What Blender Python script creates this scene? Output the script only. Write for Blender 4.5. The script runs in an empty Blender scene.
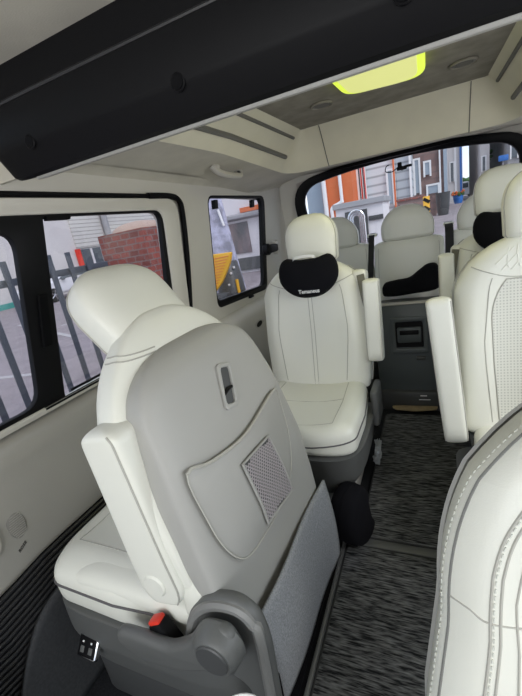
import bpy, bmesh, math, random
import numpy as np
from mathutils import Vector, Matrix
random.seed(7)
R = math.radians
S = bpy.context.scene
COL = S.collection

# ------------------------------------------------------------------ camera
CAMX, CAMZ = .165, 1.15
_rear = np.array([169., -148., 379.]); _rear /= np.linalg.norm(_rear)
_right = np.array([821., -32., -379.]); _right -= _rear * (_right @ _rear); _right /= np.linalg.norm(_right)
_down = -np.cross(_right, _rear)
if _down[1] < 0: _down = -_down
_w = np.array([_right, _rear, -_down])          # rows: world X, Y, Z seen in camera (u, v down, forward)
cam_d = bpy.data.cameras.new('camera'); cam = bpy.data.objects.new('camera', cam_d); COL.objects.link(cam)
cm = Matrix.Identity(4)
for i in range(3):
    cm[i][0] = _w[i, 0]; cm[i][1] = -_w[i, 1]; cm[i][2] = -_w[i, 2]
cm[0][3], cm[1][3], cm[2][3] = CAMX, 0, CAMZ
cam.matrix_world = cm
cam_d.sensor_fit = 'VERTICAL'; cam_d.sensor_height = 36; cam_d.lens = 380 / 696 * 36
cam_d.clip_start = .02; cam_d.clip_end = 400
S.camera = cam

# ------------------------------------------------------------------ world, sun, daylight, exposure
W = bpy.data.worlds.new('sky'); S.world = W; W.use_nodes = True
nt = W.node_tree; nt.nodes.clear()
o_ = nt.nodes.new('ShaderNodeOutputWorld'); b_ = nt.nodes.new('ShaderNodeBackground')
tc = nt.nodes.new('ShaderNodeTexCoord'); nz = nt.nodes.new('ShaderNodeTexNoise'); cr = nt.nodes.new('ShaderNodeValToRGB')
nz.inputs['Scale'].default_value = 3.2; nz.inputs['Detail'].default_value = 6
cr.color_ramp.elements[0].position = .40; cr.color_ramp.elements[0].color = (.34, .55, .80, 1)
cr.color_ramp.elements[1].position = .58; cr.color_ramp.elements[1].color = (.86, .89, .93, 1)
nt.links.new(tc.outputs['Generated'], nz.inputs['Vector']); nt.links.new(nz.outputs['Fac'], cr.inputs['Fac'])
nt.links.new(cr.outputs['Color'], b_.inputs['Color']); b_.inputs['Strength'].default_value = 1.4
nt.links.new(b_.outputs['Background'], o_.inputs['Surface'])

def area(name, loc, rot, sx, sy, power, color=(1, 1, 1)):
    l = bpy.data.lights.new(name, 'AREA'); l.shape = 'RECTANGLE'; l.size = sx; l.size_y = sy
    l.energy = power; l.color = color
    o = bpy.data.objects.new(name, l); COL.objects.link(o); o.location = loc; o.rotation_euler = rot
    return o
sun_d = bpy.data.lights.new('sun', 'SUN'); sun_d.energy = 1.2; sun_d.angle = R(20); sun_d.color = (1, .97, .92)
sun = bpy.data.objects.new('sun', sun_d); COL.objects.link(sun); sun.rotation_euler = (R(48), 0, R(58)); sun.location = (4, -4, 9)
# daylight coming in through the windscreen behind the camera and through the right-hand side windows
area('windscreen_daylight', (0, -1.25, 1.15), (R(97), 0, 0), 1.5, .75, 13, (1, 1, .98))
area('right_window_daylight', (.99, .85, 1.06), (R(90), 0, R(90)), 1.7, .5, 9.5, (.97, .99, 1))
S.view_settings.view_transform = 'Standard'; S.view_settings.look = 'None'
S.view_settings.gamma = 1; S.view_settings.use_curve_mapping = False
S.view_settings.exposure = .35

# ------------------------------------------------------------------ materials
MATS = {}
def mat(name, col, rough=.5, metal=0, spec=.5, var=0., vscale=30, bump=0., bscale=200, emit=None, estr=0, stretch=None, detail=3, col2=None, lo=.3, hi=.7):
    m = bpy.data.materials.new(name); m.use_nodes = True; n = m.node_tree; p = n.nodes['Principled BSDF']
    p.inputs['Base Color'].default_value = (*col, 1); p.inputs['Roughness'].default_value = rough
    p.inputs['Metallic'].default_value = metal; p.inputs['Specular IOR Level'].default_value = spec
    t = n.nodes.new('ShaderNodeTexCoord'); mp = n.nodes.new('ShaderNodeMapping')
    n.links.new(t.outputs['Object'], mp.inputs['Vector'])
    if stretch: mp.inputs['Scale'].default_value = stretch
    if var or col2:
        z = n.nodes.new('ShaderNodeTexNoise'); z.inputs['Scale'].default_value = vscale; z.inputs['Detail'].default_value = detail
        n.links.new(mp.outputs['Vector'], z.inputs['Vector'])
        r = n.nodes.new('ShaderNodeValToRGB')
        c2 = col2 or tuple(min(1, c * (1 + var)) for c in col); c1 = col if col2 else tuple(c * (1 - var) for c in col)
        r.color_ramp.elements[0].position = lo; r.color_ramp.elements[0].color = (*c1, 1)
        r.color_ramp.elements[1].position = hi; r.color_ramp.elements[1].color = (*c2, 1)
        n.links.new(z.outputs['Fac'], r.inputs['Fac']); n.links.new(r.outputs['Color'], p.inputs['Base Color'])
    if bump:
        z = n.nodes.new('ShaderNodeTexNoise'); z.inputs['Scale'].default_value = bscale; z.inputs['Detail'].default_value = 2
        n.links.new(mp.outputs['Vector'], z.inputs['Vector'])
        bp = n.nodes.new('ShaderNodeBump'); bp.inputs['Strength'].default_value = bump; bp.inputs['Distance'].default_value = .002
        n.links.new(z.outputs['Fac'], bp.inputs['Height']); n.links.new(bp.outputs['Normal'], p.inputs['Normal'])
    if emit:
        p.inputs['Emission Color'].default_value = (*emit, 1); p.inputs['Emission Strength'].default_value = estr
    MATS[name] = m
    return m
leather = mat('ivory_leather', (.74, .74, .67), .42, bump=.10, bscale=420)
leather_dk = mat('crease_grey', (.20, .20, .19), .6)
leather_grey = mat('grey_leather', (.50, .49, .46), .5, bump=.1, bscale=400)
piping = mat('dark_piping', (.10, .095, .10), .6)
seamc = mat('seam_thread', (.42, .41, .37), .6)
seamw = mat('pale_thread', (.62, .63, .57), .55)
shellm = mat('seat_shell_plastic', (.37, .365, .345), .5, bump=.15, bscale=500)
ribm = mat('ribbed_black_plastic', (.022, .022, .024), .42)
netm = mat('net_cord', (.40, .37, .38), .8)
panelm = mat('blue_grey_plastic', (.085, .098, .104), .45, bump=.1, bscale=500)
rimm = mat('hinge_rim_plastic', (.20, .20, .195), .45, bump=.1, bscale=500)
darkpl = mat('charcoal_plastic', (.060, .062, .063), .45, bump=.12, bscale=500)
midpl = mat('grey_plastic', (.105, .108, .106), .45, bump=.12, bscale=500)
palepl = mat('pale_grey_plastic', (.52, .50, .46), .5, bump=.1, bscale=400)
blackpl = mat('black_plastic', (.006, .006, .007), .5, spec=.14, bump=.06, bscale=600)
blackrub = mat('black_rubber', (.004, .004, .005), .6, spec=.1)
blackcloth = mat('black_cloth', (.007, .007, .009), .95, spec=.1, bump=.4, bscale=600)
chrome = mat('chrome', (.75, .76, .78), .18, 1)
soffm = mat('lit_headliner_suede', (.64, .61, .53), .95, spec=.1, var=.07, vscale=9, bump=.2, bscale=300)  # same suede as the recess ceiling, its brighter light put into the colour
suede = mat('shaded_headliner_suede', (.30, .28, .24), .95, spec=.1, var=.16, vscale=14, bump=.2, bscale=300)  # same suede again, coloured darker for the shade up in the recess
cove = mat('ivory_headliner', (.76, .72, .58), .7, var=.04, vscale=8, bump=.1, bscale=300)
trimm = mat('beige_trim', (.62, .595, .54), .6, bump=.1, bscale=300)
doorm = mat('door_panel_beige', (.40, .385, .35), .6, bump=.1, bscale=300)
groovem = mat('grey_groove', (.16, .155, .14), .6)
felt = mat('grey_felt', (.20, .21, .225), .95, spec=.1, col2=(.37, .38, .40), vscale=320, bump=.4, bscale=500)
carpet = mat('charcoal_carpet', (.016, .017, .019), .95, spec=.1, col2=(.27, .275, .28), vscale=26, stretch=(1.0, 8.5, 4), detail=8, bump=.6, bscale=300, lo=.38, hi=.78)
carpet2 = mat('black_floor_carpet', (.02, .021, .024), .95, spec=.1, var=.4, vscale=200)
matedge = mat('mat_border', (.025, .026, .028), .8)
greycar = mat('grey_side_carpet', (.060, .062, .066), .9, spec=.15, var=.15, vscale=150)
beltm = mat('belt_webbing', (.15, .145, .12), .8, stretch=(1, 1, 1), var=.1, vscale=300)
beltk = mat('black_webbing', (.012, .012, .013), .8)
redm = mat('red_plastic', (.75, .04, .02), .4)
white = mat('white_paint', (.8, .8, .8), .4)
silver = mat('silver_print', (.7, .7, .7), .4)
lampm = mat('lamp_diffuser', (.3, .3, .2), .5, emit=(.60, .62, .20), estr=.85)
lampr = mat('lamp_rim', (.3, .33, .1), .5, emit=(.60, .74, .05), estr=.95)
wrapm = mat('crinkled_film', (.45, .47, .48), .15, spec=.8)
woodm = mat('tan_board', (.30, .23, .13), .8, var=.2, vscale=30)
teal = mat('teal_plastic', (.02, .45, .38), .5)
badge = mat('badge_dark', (.03, .03, .03), .3)
grillem = mat('speaker_mesh', (.27, .26, .24), .5)

def glass_mat():
    m = bpy.data.materials.new('window_glass'); m.use_nodes = True; n = m.node_tree; n.nodes.clear()
    o = n.nodes.new('ShaderNodeOutputMaterial'); t = n.nodes.new('ShaderNodeBsdfTransparent'); g = n.nodes.new('ShaderNodeBsdfGlossy')
    t.inputs['Color'].default_value = (.90, .88, .90, 1); g.inputs['Roughness'].default_value = .02
    x = n.nodes.new('ShaderNodeMixShader'); x.inputs['Fac'].default_value = .05
    n.links.new(t.outputs[0], x.inputs[1]); n.links.new(g.outputs[0], x.inputs[2]); n.links.new(x.outputs[0], o.inputs[0])
    return m
glass = glass_mat()

def tile_mat(name, col, rough, scale, kind, strength=.6, col2=None):
    """pattern materials: 'holes' perforation, 'brick', 'slat' horizontal siding, 'weave' net"""
    m = bpy.data.materials.new(name); m.use_nodes = True; n = m.node_tree; p = n.nodes['Principled BSDF']
    p.inputs['Base Color'].default_value = (*col, 1); p.inputs['Roughness'].default_value = rough
    t = n.nodes.new('ShaderNodeTexCoord'); mp = n.nodes.new('ShaderNodeMapping'); mp.inputs['Scale'].default_value = scale if len(scale) == 3 else (1, 1, 1)
    n.links.new(t.outputs['Object'], mp.inputs['Vector'])
    if kind == 'brick':
        mp.inputs['Rotation'].default_value = (R(90), 0, 0)
        sx = n.nodes.new('ShaderNodeSeparateXYZ'); ad = n.nodes.new('ShaderNodeMath'); ad.operation = 'ADD'; cb = n.nodes.new('ShaderNodeCombineXYZ')
        n.links.new(t.outputs['Object'], sx.inputs[0]); n.links.new(sx.outputs[0], ad.inputs[0]); n.links.new(sx.outputs[1], ad.inputs[1])
        n.links.new(ad.outputs[0], cb.inputs[0]); n.links.new(sx.outputs[2], cb.inputs[1])
        b = n.nodes.new('ShaderNodeTexBrick'); b.inputs['Scale'].default_value = scale[0]
        b.inputs['Color1'].default_value = (*col, 1); b.inputs['Color2'].default_value = (*(col2 or col), 1)
        b.inputs['Mortar'].default_value = (.20, .14, .13, 1); b.inputs['Mortar Size'].default_value = .028
        n.links.new(cb.outputs[0], b.inputs['Vector']); n.links.new(b.outputs['Color'], p.inputs['Base Color'])
        return m
    if kind == 'slat':
        w = n.nodes.new('ShaderNodeTexWave'); w.bands_direction = 'Z'; w.inputs['Scale'].default_value = 1
        n.links.new(mp.outputs[0], w.inputs['Vector'])
        r = n.nodes.new('ShaderNodeValToRGB'); r.color_ramp.elements[0].position = .0; r.color_ramp.elements[0].color = (*(c * .55 for c in col), 1)
        r.color_ramp.elements[1].position = .25; r.color_ramp.elements[1].color = (*col, 1)
        n.links.new(w.outputs['Fac'], r.inputs['Fac']); n.links.new(r.outputs['Color'], p.inputs['Base Color'])
        return m
    v = n.nodes.new('ShaderNodeTexVoronoi'); v.inputs['Randomness'].default_value = 0 if kind != 'rough' else 1; v.inputs['Scale'].default_value = 1
    n.links.new(mp.outputs[0], v.inputs['Vector'])
    r = n.nodes.new('ShaderNodeValToRGB'); r.color_ramp.elements[0].position = .18; r.color_ramp.elements[0].color = (*(col2 or tuple(c * .4 for c in col)), 1)
    r.color_ramp.elements[1].position = .34; r.color_ramp.elements[1].color = (*col, 1)
    n.links.new(v.outputs['Distance'], r.inputs['Fac']); n.links.new(r.outputs['Color'], p.inputs['Base Color'])
    return m
perf = tile_mat('perforated_leather', (.64, .64, .58), .5, (110, 1, 110), 'holes', col2=(.42, .42, .38))
brick = tile_mat('red_brick', (.30, .075, .055), .9, (3.2,), 'brick', col2=(.17, .05, .04))
brick2 = tile_mat('brown_brick', (.26, .17, .15), .9, (1.2,), 'brick', col2=(.20, .13, .12))
shutterm = tile_mat('shutter_slats', (.62, .60, .56), .7, (1, 1, 1.35), 'slat')
sidingm = tile_mat('grey_siding', (.46, .49, .52), .7, (1, 1, 1.2), 'slat')
sidingw = tile_mat('white_siding', (.66, .68, .70), .7, (1, 1, 1.2), 'slat')

# ------------------------------------------------------------------ object helpers
def tag(o, label=None, cat=None, group=None, kind=None):
    if label: o['label'] = label
    if cat: o['category'] = cat
    if group: o['group'] = group
    if kind: o['kind'] = kind
    return o
def thing(name, label, cat, loc=(0, 0, 0), rz=0, group=None):
    o = bpy.data.objects.new(name, None); COL.objects.link(o); o.location = loc; o.rotation_euler = (0, 0, rz)
    o.empty_display_size = .1
    return tag(o, label, cat, group)
def obj(name, pieces, m, parent=None, sharp=40, label=None, smooth=True):
    vs, fs = [], []
    if isinstance(pieces, tuple): pieces = [pieces]
    for v, f in pieces:
        k = len(vs); vs += [tuple(p) for p in v]; fs += [tuple(i + k for i in q) for q in f]
    me = bpy.data.meshes.new(name); me.from_pydata(vs, [], fs); me.validate(); me.update()
    b = bmesh.new(); b.from_mesh(me); bmesh.ops.recalc_face_normals(b, faces=b.faces); b.to_mesh(me); b.free()
    if smooth:
        me.shade_smooth()
        if sharp: me.set_sharp_from_angle(angle=R(sharp))
    me.materials.append(m)
    o = bpy.data.objects.new(name, me); COL.objects.link(o)
    if parent: o.parent = parent
    if label: o['label'] = label
    return o
def each(name, pieces, m, parent=None, label=None, **k):
    return [obj(name, p, m, parent, label=label, **k) for p in pieces]
def struct(name, pieces, m, parent=None, sharp=40, smooth=True):
    o = obj(name, pieces, m, parent, sharp, None, smooth)
    if not parent: o['kind'] = 'structure'
    return o
def xf(g, M): return [M @ Vector(p) for p in g[0]], g[1]
def box(c, s, bev=.0, seg=2, rot=None):
    b = bmesh.new(); bmesh.ops.create_cube(b, size=1)
    bmesh.ops.scale(b, vec=s, verts=b.verts)
    if bev: bmesh.ops.bevel(b, geom=b.edges[:], offset=bev, segments=seg, affect='EDGES', profile=.5)
    if rot: bmesh.ops.rotate(b, verts=b.verts, matrix=Matrix.Rotation(rot[0], 3, rot[1]))
    bmesh.ops.translate(b, vec=c, verts=b.verts)
    b.verts.index_update()
    r = ([v.co.copy() for v in b.verts], [tuple(v.index for v in f.verts) for f in b.faces]); b.free()
    return r
def box2(a, b, bev=.0, seg=2):
    return box([(a[i] + b[i]) / 2 for i in range(3)], [abs(b[i] - a[i]) for i in range(3)], bev, seg)
def sphere(c, r, sc=(1, 1, 1), seg=16):
    b = bmesh.new(); bmesh.ops.create_uvsphere(b, u_segments=seg, v_segments=seg // 2, radius=r)
    bmesh.ops.scale(b, vec=sc, verts=b.verts); bmesh.ops.translate(b, vec=c, verts=b.verts); b.verts.index_update()
    q = ([v.co.copy() for v in b.verts], [tuple(v.index for v in f.verts) for f in b.faces]); b.free(); return q
def cyl(a, b, r, r2=None, seg=24, bev=0):
    a, b = Vector(a), Vector(b); d = (b - a); L = d.length; q = d.to_track_quat('Z', 'Y').to_matrix()
    r2 = r if r2 is None else r2
    rings = [(0, r - bev), (bev, r), (L - bev, r2), (L, r2 - bev)] if bev else [(0, r), (L, r2)]
    vs, fs = [], []
    for z, rr in rings:
        for i in range(seg):
            t = 2 * math.pi * i / seg; vs.append(a + q @ Vector((rr * math.cos(t), rr * math.sin(t), z)))
    for j in range(len(rings) - 1):
        for i in range(seg):
            k = (i + 1) % seg; fs.append((j * seg + i, j * seg + k, (j + 1) * seg + k, (j + 1) * seg + i))
    fs.append(tuple(range(seg))[::-1]); fs.append(tuple(range((len(rings) - 1) * seg, len(rings) * seg)))
    return vs, fs
def smoothpath(pts, n=6, closed=False):
    P = [Vector(p) for p in pts]; out = []; N = len(P)
    for i in range(N if closed else N - 1):
        if closed: a, b, c, d = P[i - 1], P[i], P[(i + 1) % N], P[(i + 2) % N]
        else: a, b, c, d = P[max(i - 1, 0)], P[i], P[i + 1], P[min(i + 2, N - 1)]
        for k in range(n):
            t = k / n
            out.append(.5 * ((2 * b) + (c - a) * t + (2 * a - 5 * b + 4 * c - d) * t * t + (3 * b - a - 3 * c + d) * t ** 3))
    if not closed: out.append(P[-1])
    return out
def tube(pts, r, sides=8, closed=False, flat=1.0, up=None):
    P = [Vector(p) for p in pts]; N = len(P); vs, fs = [], []; prev = None
    for i in range(N):
        t = (P[(i + 1) % N] - P[i - 1]) if closed else (P[min(i + 1, N - 1)] - P[max(i - 1, 0)])
        if t.length < 1e-9: t = Vector((0, 0, 1))
        t.normalize()
        if up is not None: nrm = t.cross(Vector(up))
        elif prev is None: nrm = t.orthogonal()
        else: nrm = prev - t * prev.dot(t)
        if nrm.length < 1e-6: nrm = t.orthogonal()
        nrm.normalize(); bn = t.cross(nrm); prev = nrm
        for k in range(sides):
            a = 2 * math.pi * (k + .5) / sides
            vs.append(P[i] + nrm * math.cos(a) * r + bn * math.sin(a) * r * flat)
    for i in range(N if closed else N - 1):
        j = (i + 1) % N
        for k in range(sides):
            l = (k + 1) % sides; fs.append((i * sides + k, i * sides + l, j * sides + l, j * sides + k))
    if not closed: fs.append(tuple(range(sides))[::-1]); fs.append(tuple(range((N - 1) * sides, N * sides)))
    return vs, fs
def ribbon(pts, width, thick=.002, side=(1, 0, 0)):
    """flat strap: rectangular section, width along 'side'"""
    P = [Vector(p) for p in pts]; sd = Vector(side).normalized(); vs, fs = [], []
    for i, p in enumerate(P):
        t = (P[min(i + 1, len(P) - 1)] - P[max(i - 1, 0)]).normalized(); s = (sd - t * sd.dot(t)).normalized(); n = t.cross(s)
        for a, b in ((-1, -1), (1, -1), (1, 1), (-1, 1)): vs.append(p + s * a * width / 2 + n * b * thick / 2)
    for i in range(len(P) - 1):
        for k in range(4): l = (k + 1) % 4; fs.append((i * 4 + k, i * 4 + l, i * 4 + 4 + l, i * 4 + 4 + k))
    fs.append((3, 2, 1, 0)); k = len(vs) - 4; fs.append((k, k + 1, k + 2, k + 3))
    return vs, fs
def rpoly(pts, r, seg=5):
    """2D polygon with rounded corners; r is a number or a list"""
    out = []; N = len(pts)
    for i in range(N):
        p = Vector(pts[i]).to_2d(); a = Vector(pts[i - 1]).to_2d() - p; b = Vector(pts[(i + 1) % N]).to_2d() - p
        rr = r[i] if isinstance(r, (list, tuple)) else r
        if rr <= 0: out.append(tuple(p)); continue
        rr = min(rr, a.length * .45, b.length * .45); a.normalize(); b.normalize()
        s, e = p + a * rr, p + b * rr
        for k in range(seg + 1):
            t = k / seg; q = (1 - t) ** 2 * s + 2 * t * (1 - t) * p + t * t * e; out.append(tuple(q))
    return out
def plate(outer, holes, depth, bevel=0, seg=1):
    """extruded 2D outline with holes; returns (verts, faces) in x,y with z in +-depth/2"""
    c = bpy.data.curves.new('tmp', 'CURVE'); c.dimensions = '2D'; c.fill_mode = 'BOTH'; c.extrude = max(depth / 2 - bevel, 1e-5)
    c.bevel_depth = bevel; c.bevel_resolution = seg; c.offset = -bevel
    for loop in [outer] + list(holes):
        s = c.splines.new('POLY'); s.points.add(len(loop) - 1); s.use_cyclic_u = True
        for p, q in zip(s.points, loop): p.co = (q[0], q[1], 0, 1)
    o = bpy.data.objects.new('tmp', c); COL.objects.link(o)
    dg = bpy.context.evaluated_depsgraph_get(); me = bpy.data.meshes.new_from_object(o.evaluated_get(dg))
    b = bmesh.new(); b.from_mesh(me); bmesh.ops.remove_doubles(b, verts=b.verts, dist=1e-5); b.verts.index_update()
    r = ([v.co.copy() for v in b.verts], [tuple(v.index for v in f.verts) for f in b.faces]); b.free()
    bpy.data.objects.remove(o); bpy.data.curves.remove(c); bpy.data.meshes.remove(me)
    return r
def text_geo(s, size, depth=.001, shear=0, bold=0):
    c = bpy.data.curves.new('tmp', 'FONT'); c.body = s; c.size = size; c.extrude = depth / 2; c.align_x = 'CENTER'; c.align_y = 'CENTER'; c.shear = shear; c.offset = bold
    c.resolution_u = 3
    o = bpy.data.objects.new('tmp', c); COL.objects.link(o)
    dg = bpy.context.evaluated_depsgraph_get(); me = bpy.data.meshes.new_from_object(o.evaluated_get(dg))
    r = ([v.co.copy() for v in me.vertices], [tuple(p.vertices) for p in me.polygons])
    bpy.data.objects.remove(o); bpy.data.curves.remove(c); bpy.data.meshes.remove(me)
    return r
def mapg(g, fn): return [Vector(fn(p)) for p in g[0]], g[1]
def grid(us, vs_, fn):
    v = [Vector(fn(a, b)) for b in vs_ for a in us]; n = len(us)
    return v, [(j * n + i, j * n + i + 1, (j + 1) * n + i + 1, (j + 1) * n + i) for j in range(len(vs_) - 1) for i in range(n - 1)]

class Slab:
    """upholstered slab: x = width, y = depth (front is -y), z = length"""
    def __init__(s, H, w, f, b, n=3., nb=None, tw=(.72, 2.4), tt=(.86, 2.), bw=(.10, 2.), bt=(.10, 2.), dish=None, cy=None):
        c = lambda q: q if isinstance(q, list) else [(0, q), (1, q)]
        s.H, s.w, s.f, s.b, s.n, s.nb = H, c(w), c(f), c(b), n, nb or n
        s.tw, s.tt, s.bw, s.bt, s.dish, s.cy = tw, tt, bw, bt, dish, c(cy or 0)
    def ip(s, q, t): return float(np.interp(t, [a for a, _ in q], [v for _, v in q]))
    def end(s, t, top, bot):
        k = 1.
        if t > top[0]: k *= max(0, 1 - ((t - top[0]) / (1 - top[0])) ** top[1]) ** (1 / top[1])
        if t < bot[0]: k *= max(0, 1 - ((bot[0] - t) / bot[0]) ** bot[1]) ** (1 / bot[1])
        return k
    def dims(s, t):
        return s.ip(s.w, t) * s.end(t, s.tw, s.bw), s.ip(s.f, t) * s.end(t, s.tt, s.bt), s.ip(s.b, t) * s.end(t, s.tt, s.bt), s.ip(s.cy, t)
    def at(s, phi, t, off=0):
        w, f, b, cy = s.dims(t); c, sn = math.cos(phi), math.sin(phi); n = s.n if sn < 0 else s.nb
        cx = math.copysign(abs(c) ** (2 / n), c); r = abs(sn) ** (2 / n)
        x = (w + off) * cx; y = cy + (-(f + off) * r if sn < 0 else (b + off) * r)
        if s.dish and sn < 0: y += s.dish(cx, t) * r * s.end(t, s.tt, s.bt)
        return Vector((x, y, t * s.H))
    def front(s, u, t, off=.0):
        c = math.copysign(abs(u) ** (s.n / 2), u); return s.at(-math.acos(max(-1, min(1, c))), t, off)
    def back(s, u, t, off=.0):
        c = math.copysign(abs(u) ** (s.nb / 2), u); return s.at(math.acos(max(-1, min(1, c))), t, off)
    def ts(s, a=0, b=1):
        q = set()
        for k in range(9):
            th = k / 8 * math.pi / 2
            q.add(round(s.tw[0] + (1 - s.tw[0]) * math.sin(th), 5)); q.add(round(s.tt[0] + (1 - s.tt[0]) * math.sin(th), 5))
            q.add(round(s.bw[0] * (1 - math.sin(th)), 5)); q.add(round(s.bt[0] * (1 - math.sin(th)), 5))
        for k in range(1, 24): q.add(round(k / 24, 5))
        q = sorted(t for t in q if a < t < b and 0 < t < 1); return [a] + q + [b]
    def mesh(s, nphi=48, a=0, b=1, off=0):
        T = s.ts(a, b); v, f = [], []
        for t in T:
            for i in range(nphi): v.append(s.at(2 * math.pi * i / nphi, t, off))
        for j in range(len(T) - 1):
            for i in range(nphi):
                k = (i + 1) % nphi; f.append((j * nphi + i, j * nphi + k, (j + 1) * nphi + k, (j + 1) * nphi + i))
        f.append(tuple(range(nphi))[::-1]); f.append(tuple(range((len(T) - 1) * nphi, len(T) * nphi)))
        return v, f
    def shell(s, p0, p1, a, b, off=.004, thick=.006, nphi=40, cover=True):
        T = s.ts(a, b); v, f = [], []
        for o in (off + thick, off):
            for t in T:
                for i in range(nphi + 1): v.append(s.at(p0 + (p1 - p0) * i / nphi, t, o))
        n = nphi + 1; L = len(T) * n
        for o in (0, L):
            for j in range(len(T) - 1):
                for i in range(nphi): q = (j * n + i, j * n + i + 1, (j + 1) * n + i + 1, (j + 1) * n + i); f.append(tuple(x + o for x in (q if not o else q[::-1])))
        for j in range(len(T) - 1):
            for i in (0, nphi): a_, b_ = j * n + i, (j + 1) * n + i; f.append((a_, b_, b_ + L, a_ + L))
        for i in range(nphi):
            for j in (0, len(T) - 1): a_, b_ = j * n + i, j * n + i + 1; f.append((a_, b_, b_ + L, a_ + L))
        return v, f
def dashes(path, L=.006, gap=.004, r=.0011):
    """stitches along a path"""
    P = [Vector(p) for p in path]; out = []; d = [0]
    for i in range(1, len(P)): d.append(d[-1] + (P[i] - P[i - 1]).length)
    def pt(x):
        i = int(np.searchsorted(d, x)) - 1; i = max(0, min(i, len(P) - 2)); return P[i].lerp(P[i + 1], (x - d[i]) / max(1e-9, d[i + 1] - d[i]))
    x = 0
    while x + L < d[-1]:
        out.append(tube([pt(x), pt(x + L)], r, 5)); x += L + gap
    return out

# ------------------------------------------------------------------ the body of the van
def wx(z): return -.86 + .13 * max(0, z - .76)        # left wall leans inwards above the sill
def wall_map(off, side=-1):
    def fn(p): return (side * (-(wx(p.y)) - off - p.z), p.x, p.y)
    return fn
def wall_plate(outer, holes, depth, off, side=-1, bevel=0):
    return mapg(plate(outer, holes, depth, bevel), wall_map(off, side))

# floor
struct('floor', box2((-.90, -1.2, -.06), (.90, 3.0, -.0)), carpet2, smooth=False)
# openings in plane coordinates (y, z)
DOORWIN = rpoly([(-.45, .775), (1.285, .775), (1.285, 1.285), (-.45, 1.285)], .05)
QUART = rpoly([(1.650, .81), (2.335, .775), (2.350, 1.350), (1.645, 1.345)], [.05, .06, .06, .05])
WALLOUT = [(-1.2, .74), (2.62, .74), (2.62, 1.40), (-1.2, 1.40)]
for sgn, nm in ((-1, 'left'), (1, 'right')):
    up = wall_plate(WALLOUT, [DOORWIN, QUART], .03, .0, sgn)
    low = box2((sgn * .845, -1.2, 0), (sgn * .90, 2.95, .75))
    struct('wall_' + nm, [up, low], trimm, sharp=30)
    # corner pillar beside the tailgate
    pp = grid([0, .25, .5, .75, 1], [0, .76, 1.1, 1.40], lambda a, z, s=sgn: (s * ((-wx(z)) * (1 - a) + .70 * a + .03 * math.sin(math.pi * a)), 2.58 + .30 * a - .02 * max(0, z - .8) * 2, z))
    struct('trim_' + ('3' if sgn < 0 else '4'), pp, trimm)
# sliding door inner panel with ledge (left and right)
def door_panel(sgn, name):
    prof = [(.845, .0), (.835, .20), (.832, .42), (.825, .60), (.805, .70), (.802, .735), (.812, .752), (.850, .768), (.862, .770)]
    ys = [-1.15, -.4, 0, .2, .4, .6, .8, 1.0, 1.2, 1.36, 1.40]
    def fn(i, y):
        x, z = prof[int(i)]; return (sgn * (x + (.02 if y > 1.38 else 0)), y, z)
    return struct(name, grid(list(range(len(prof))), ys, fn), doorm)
door1 = door_panel(-1, 'door_1'); door_panel(1, 'door_2')
def door_frame(sgn, parent=None):
    # raised ivory surround of the sliding-door window
    o = rpoly([(-1.15, .772), (1.375, .772), (1.375, 1.328), (-1.15, 1.328)], [.0, .05, .07, 0])
    h = rpoly([(-.44, .79), (1.275, .79), (1.275, 1.288), (-.44, 1.288)], .05)
    return wall_plate(o, [h], .022, .024, sgn, .004)
fr = obj('window_surround', door_frame(-1), trimm, door1)
# black seal round the sliding door
sealp = [(1.20, 1.336), (1.33, 1.336), (1.39, 1.322), (1.408, 1.27), (1.405, 1.1), (1.385, .9), (1.36, .76)]
sp = smoothpath([(0, a, b) for a, b in sealp], 6)
obj('door_seal', tube([(wx(p.z) + .030, p.y, p.z) for p in sp], .0115, 8), blackrub, door1)
obj('upper_seal', tube([(wx(1.336) + .030, y, 1.336) for y in (-.9, 0, .6, 1.22)], .0075, 8), blackrub, door1)
# windows 1 and 2: black sliding frame, divider post and two panes
F1 = rpoly([(-.45, .772), (1.283, .772), (1.283, 1.292), (-.45, 1.292)], .05)
PA = rpoly([(-.40, .803), (.612, .803), (.668, 1.250), (-.40, 1.250)], [.03, .05, .05, .03])
PB = rpoly([(.692, .786), (1.236, .786), (1.262, 1.282), (.758, 1.282)], [.012, .04, .04, .012])
w1 = struct('window_1', wall_plate(F1, [PA, PB], .020, .018, -1, .003), blackpl)
obj('divider_grip', [wall_plate(rpoly([(.662, .95), (.690, .95), (.712, 1.09), (.684, 1.09)], .006), [], .012, .030, -1, .003)], blackrub, w1)
each('frame_rail', [tube([(wx(.785) + .03, y, .785) for y in (.62, .9, 1.27)], .006), tube([(wx(.795) + .024, y, .798) for y in (.72, .9, 1.27)], .004)], blackpl, w1)
each('catch', [wall_plate(rpoly([(.765, 1.272), (.84, 1.272), (.845, 1.285), (.765, 1.285)], .003), [], .014, .026, -1)], blackrub, w1)
obj('pane', [wall_plate(rpoly([(-.43, .79), (1.27, .79), (1.27, 1.285), (-.43, 1.285)], .03), [], .004, .004)], glass, w1)
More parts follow.
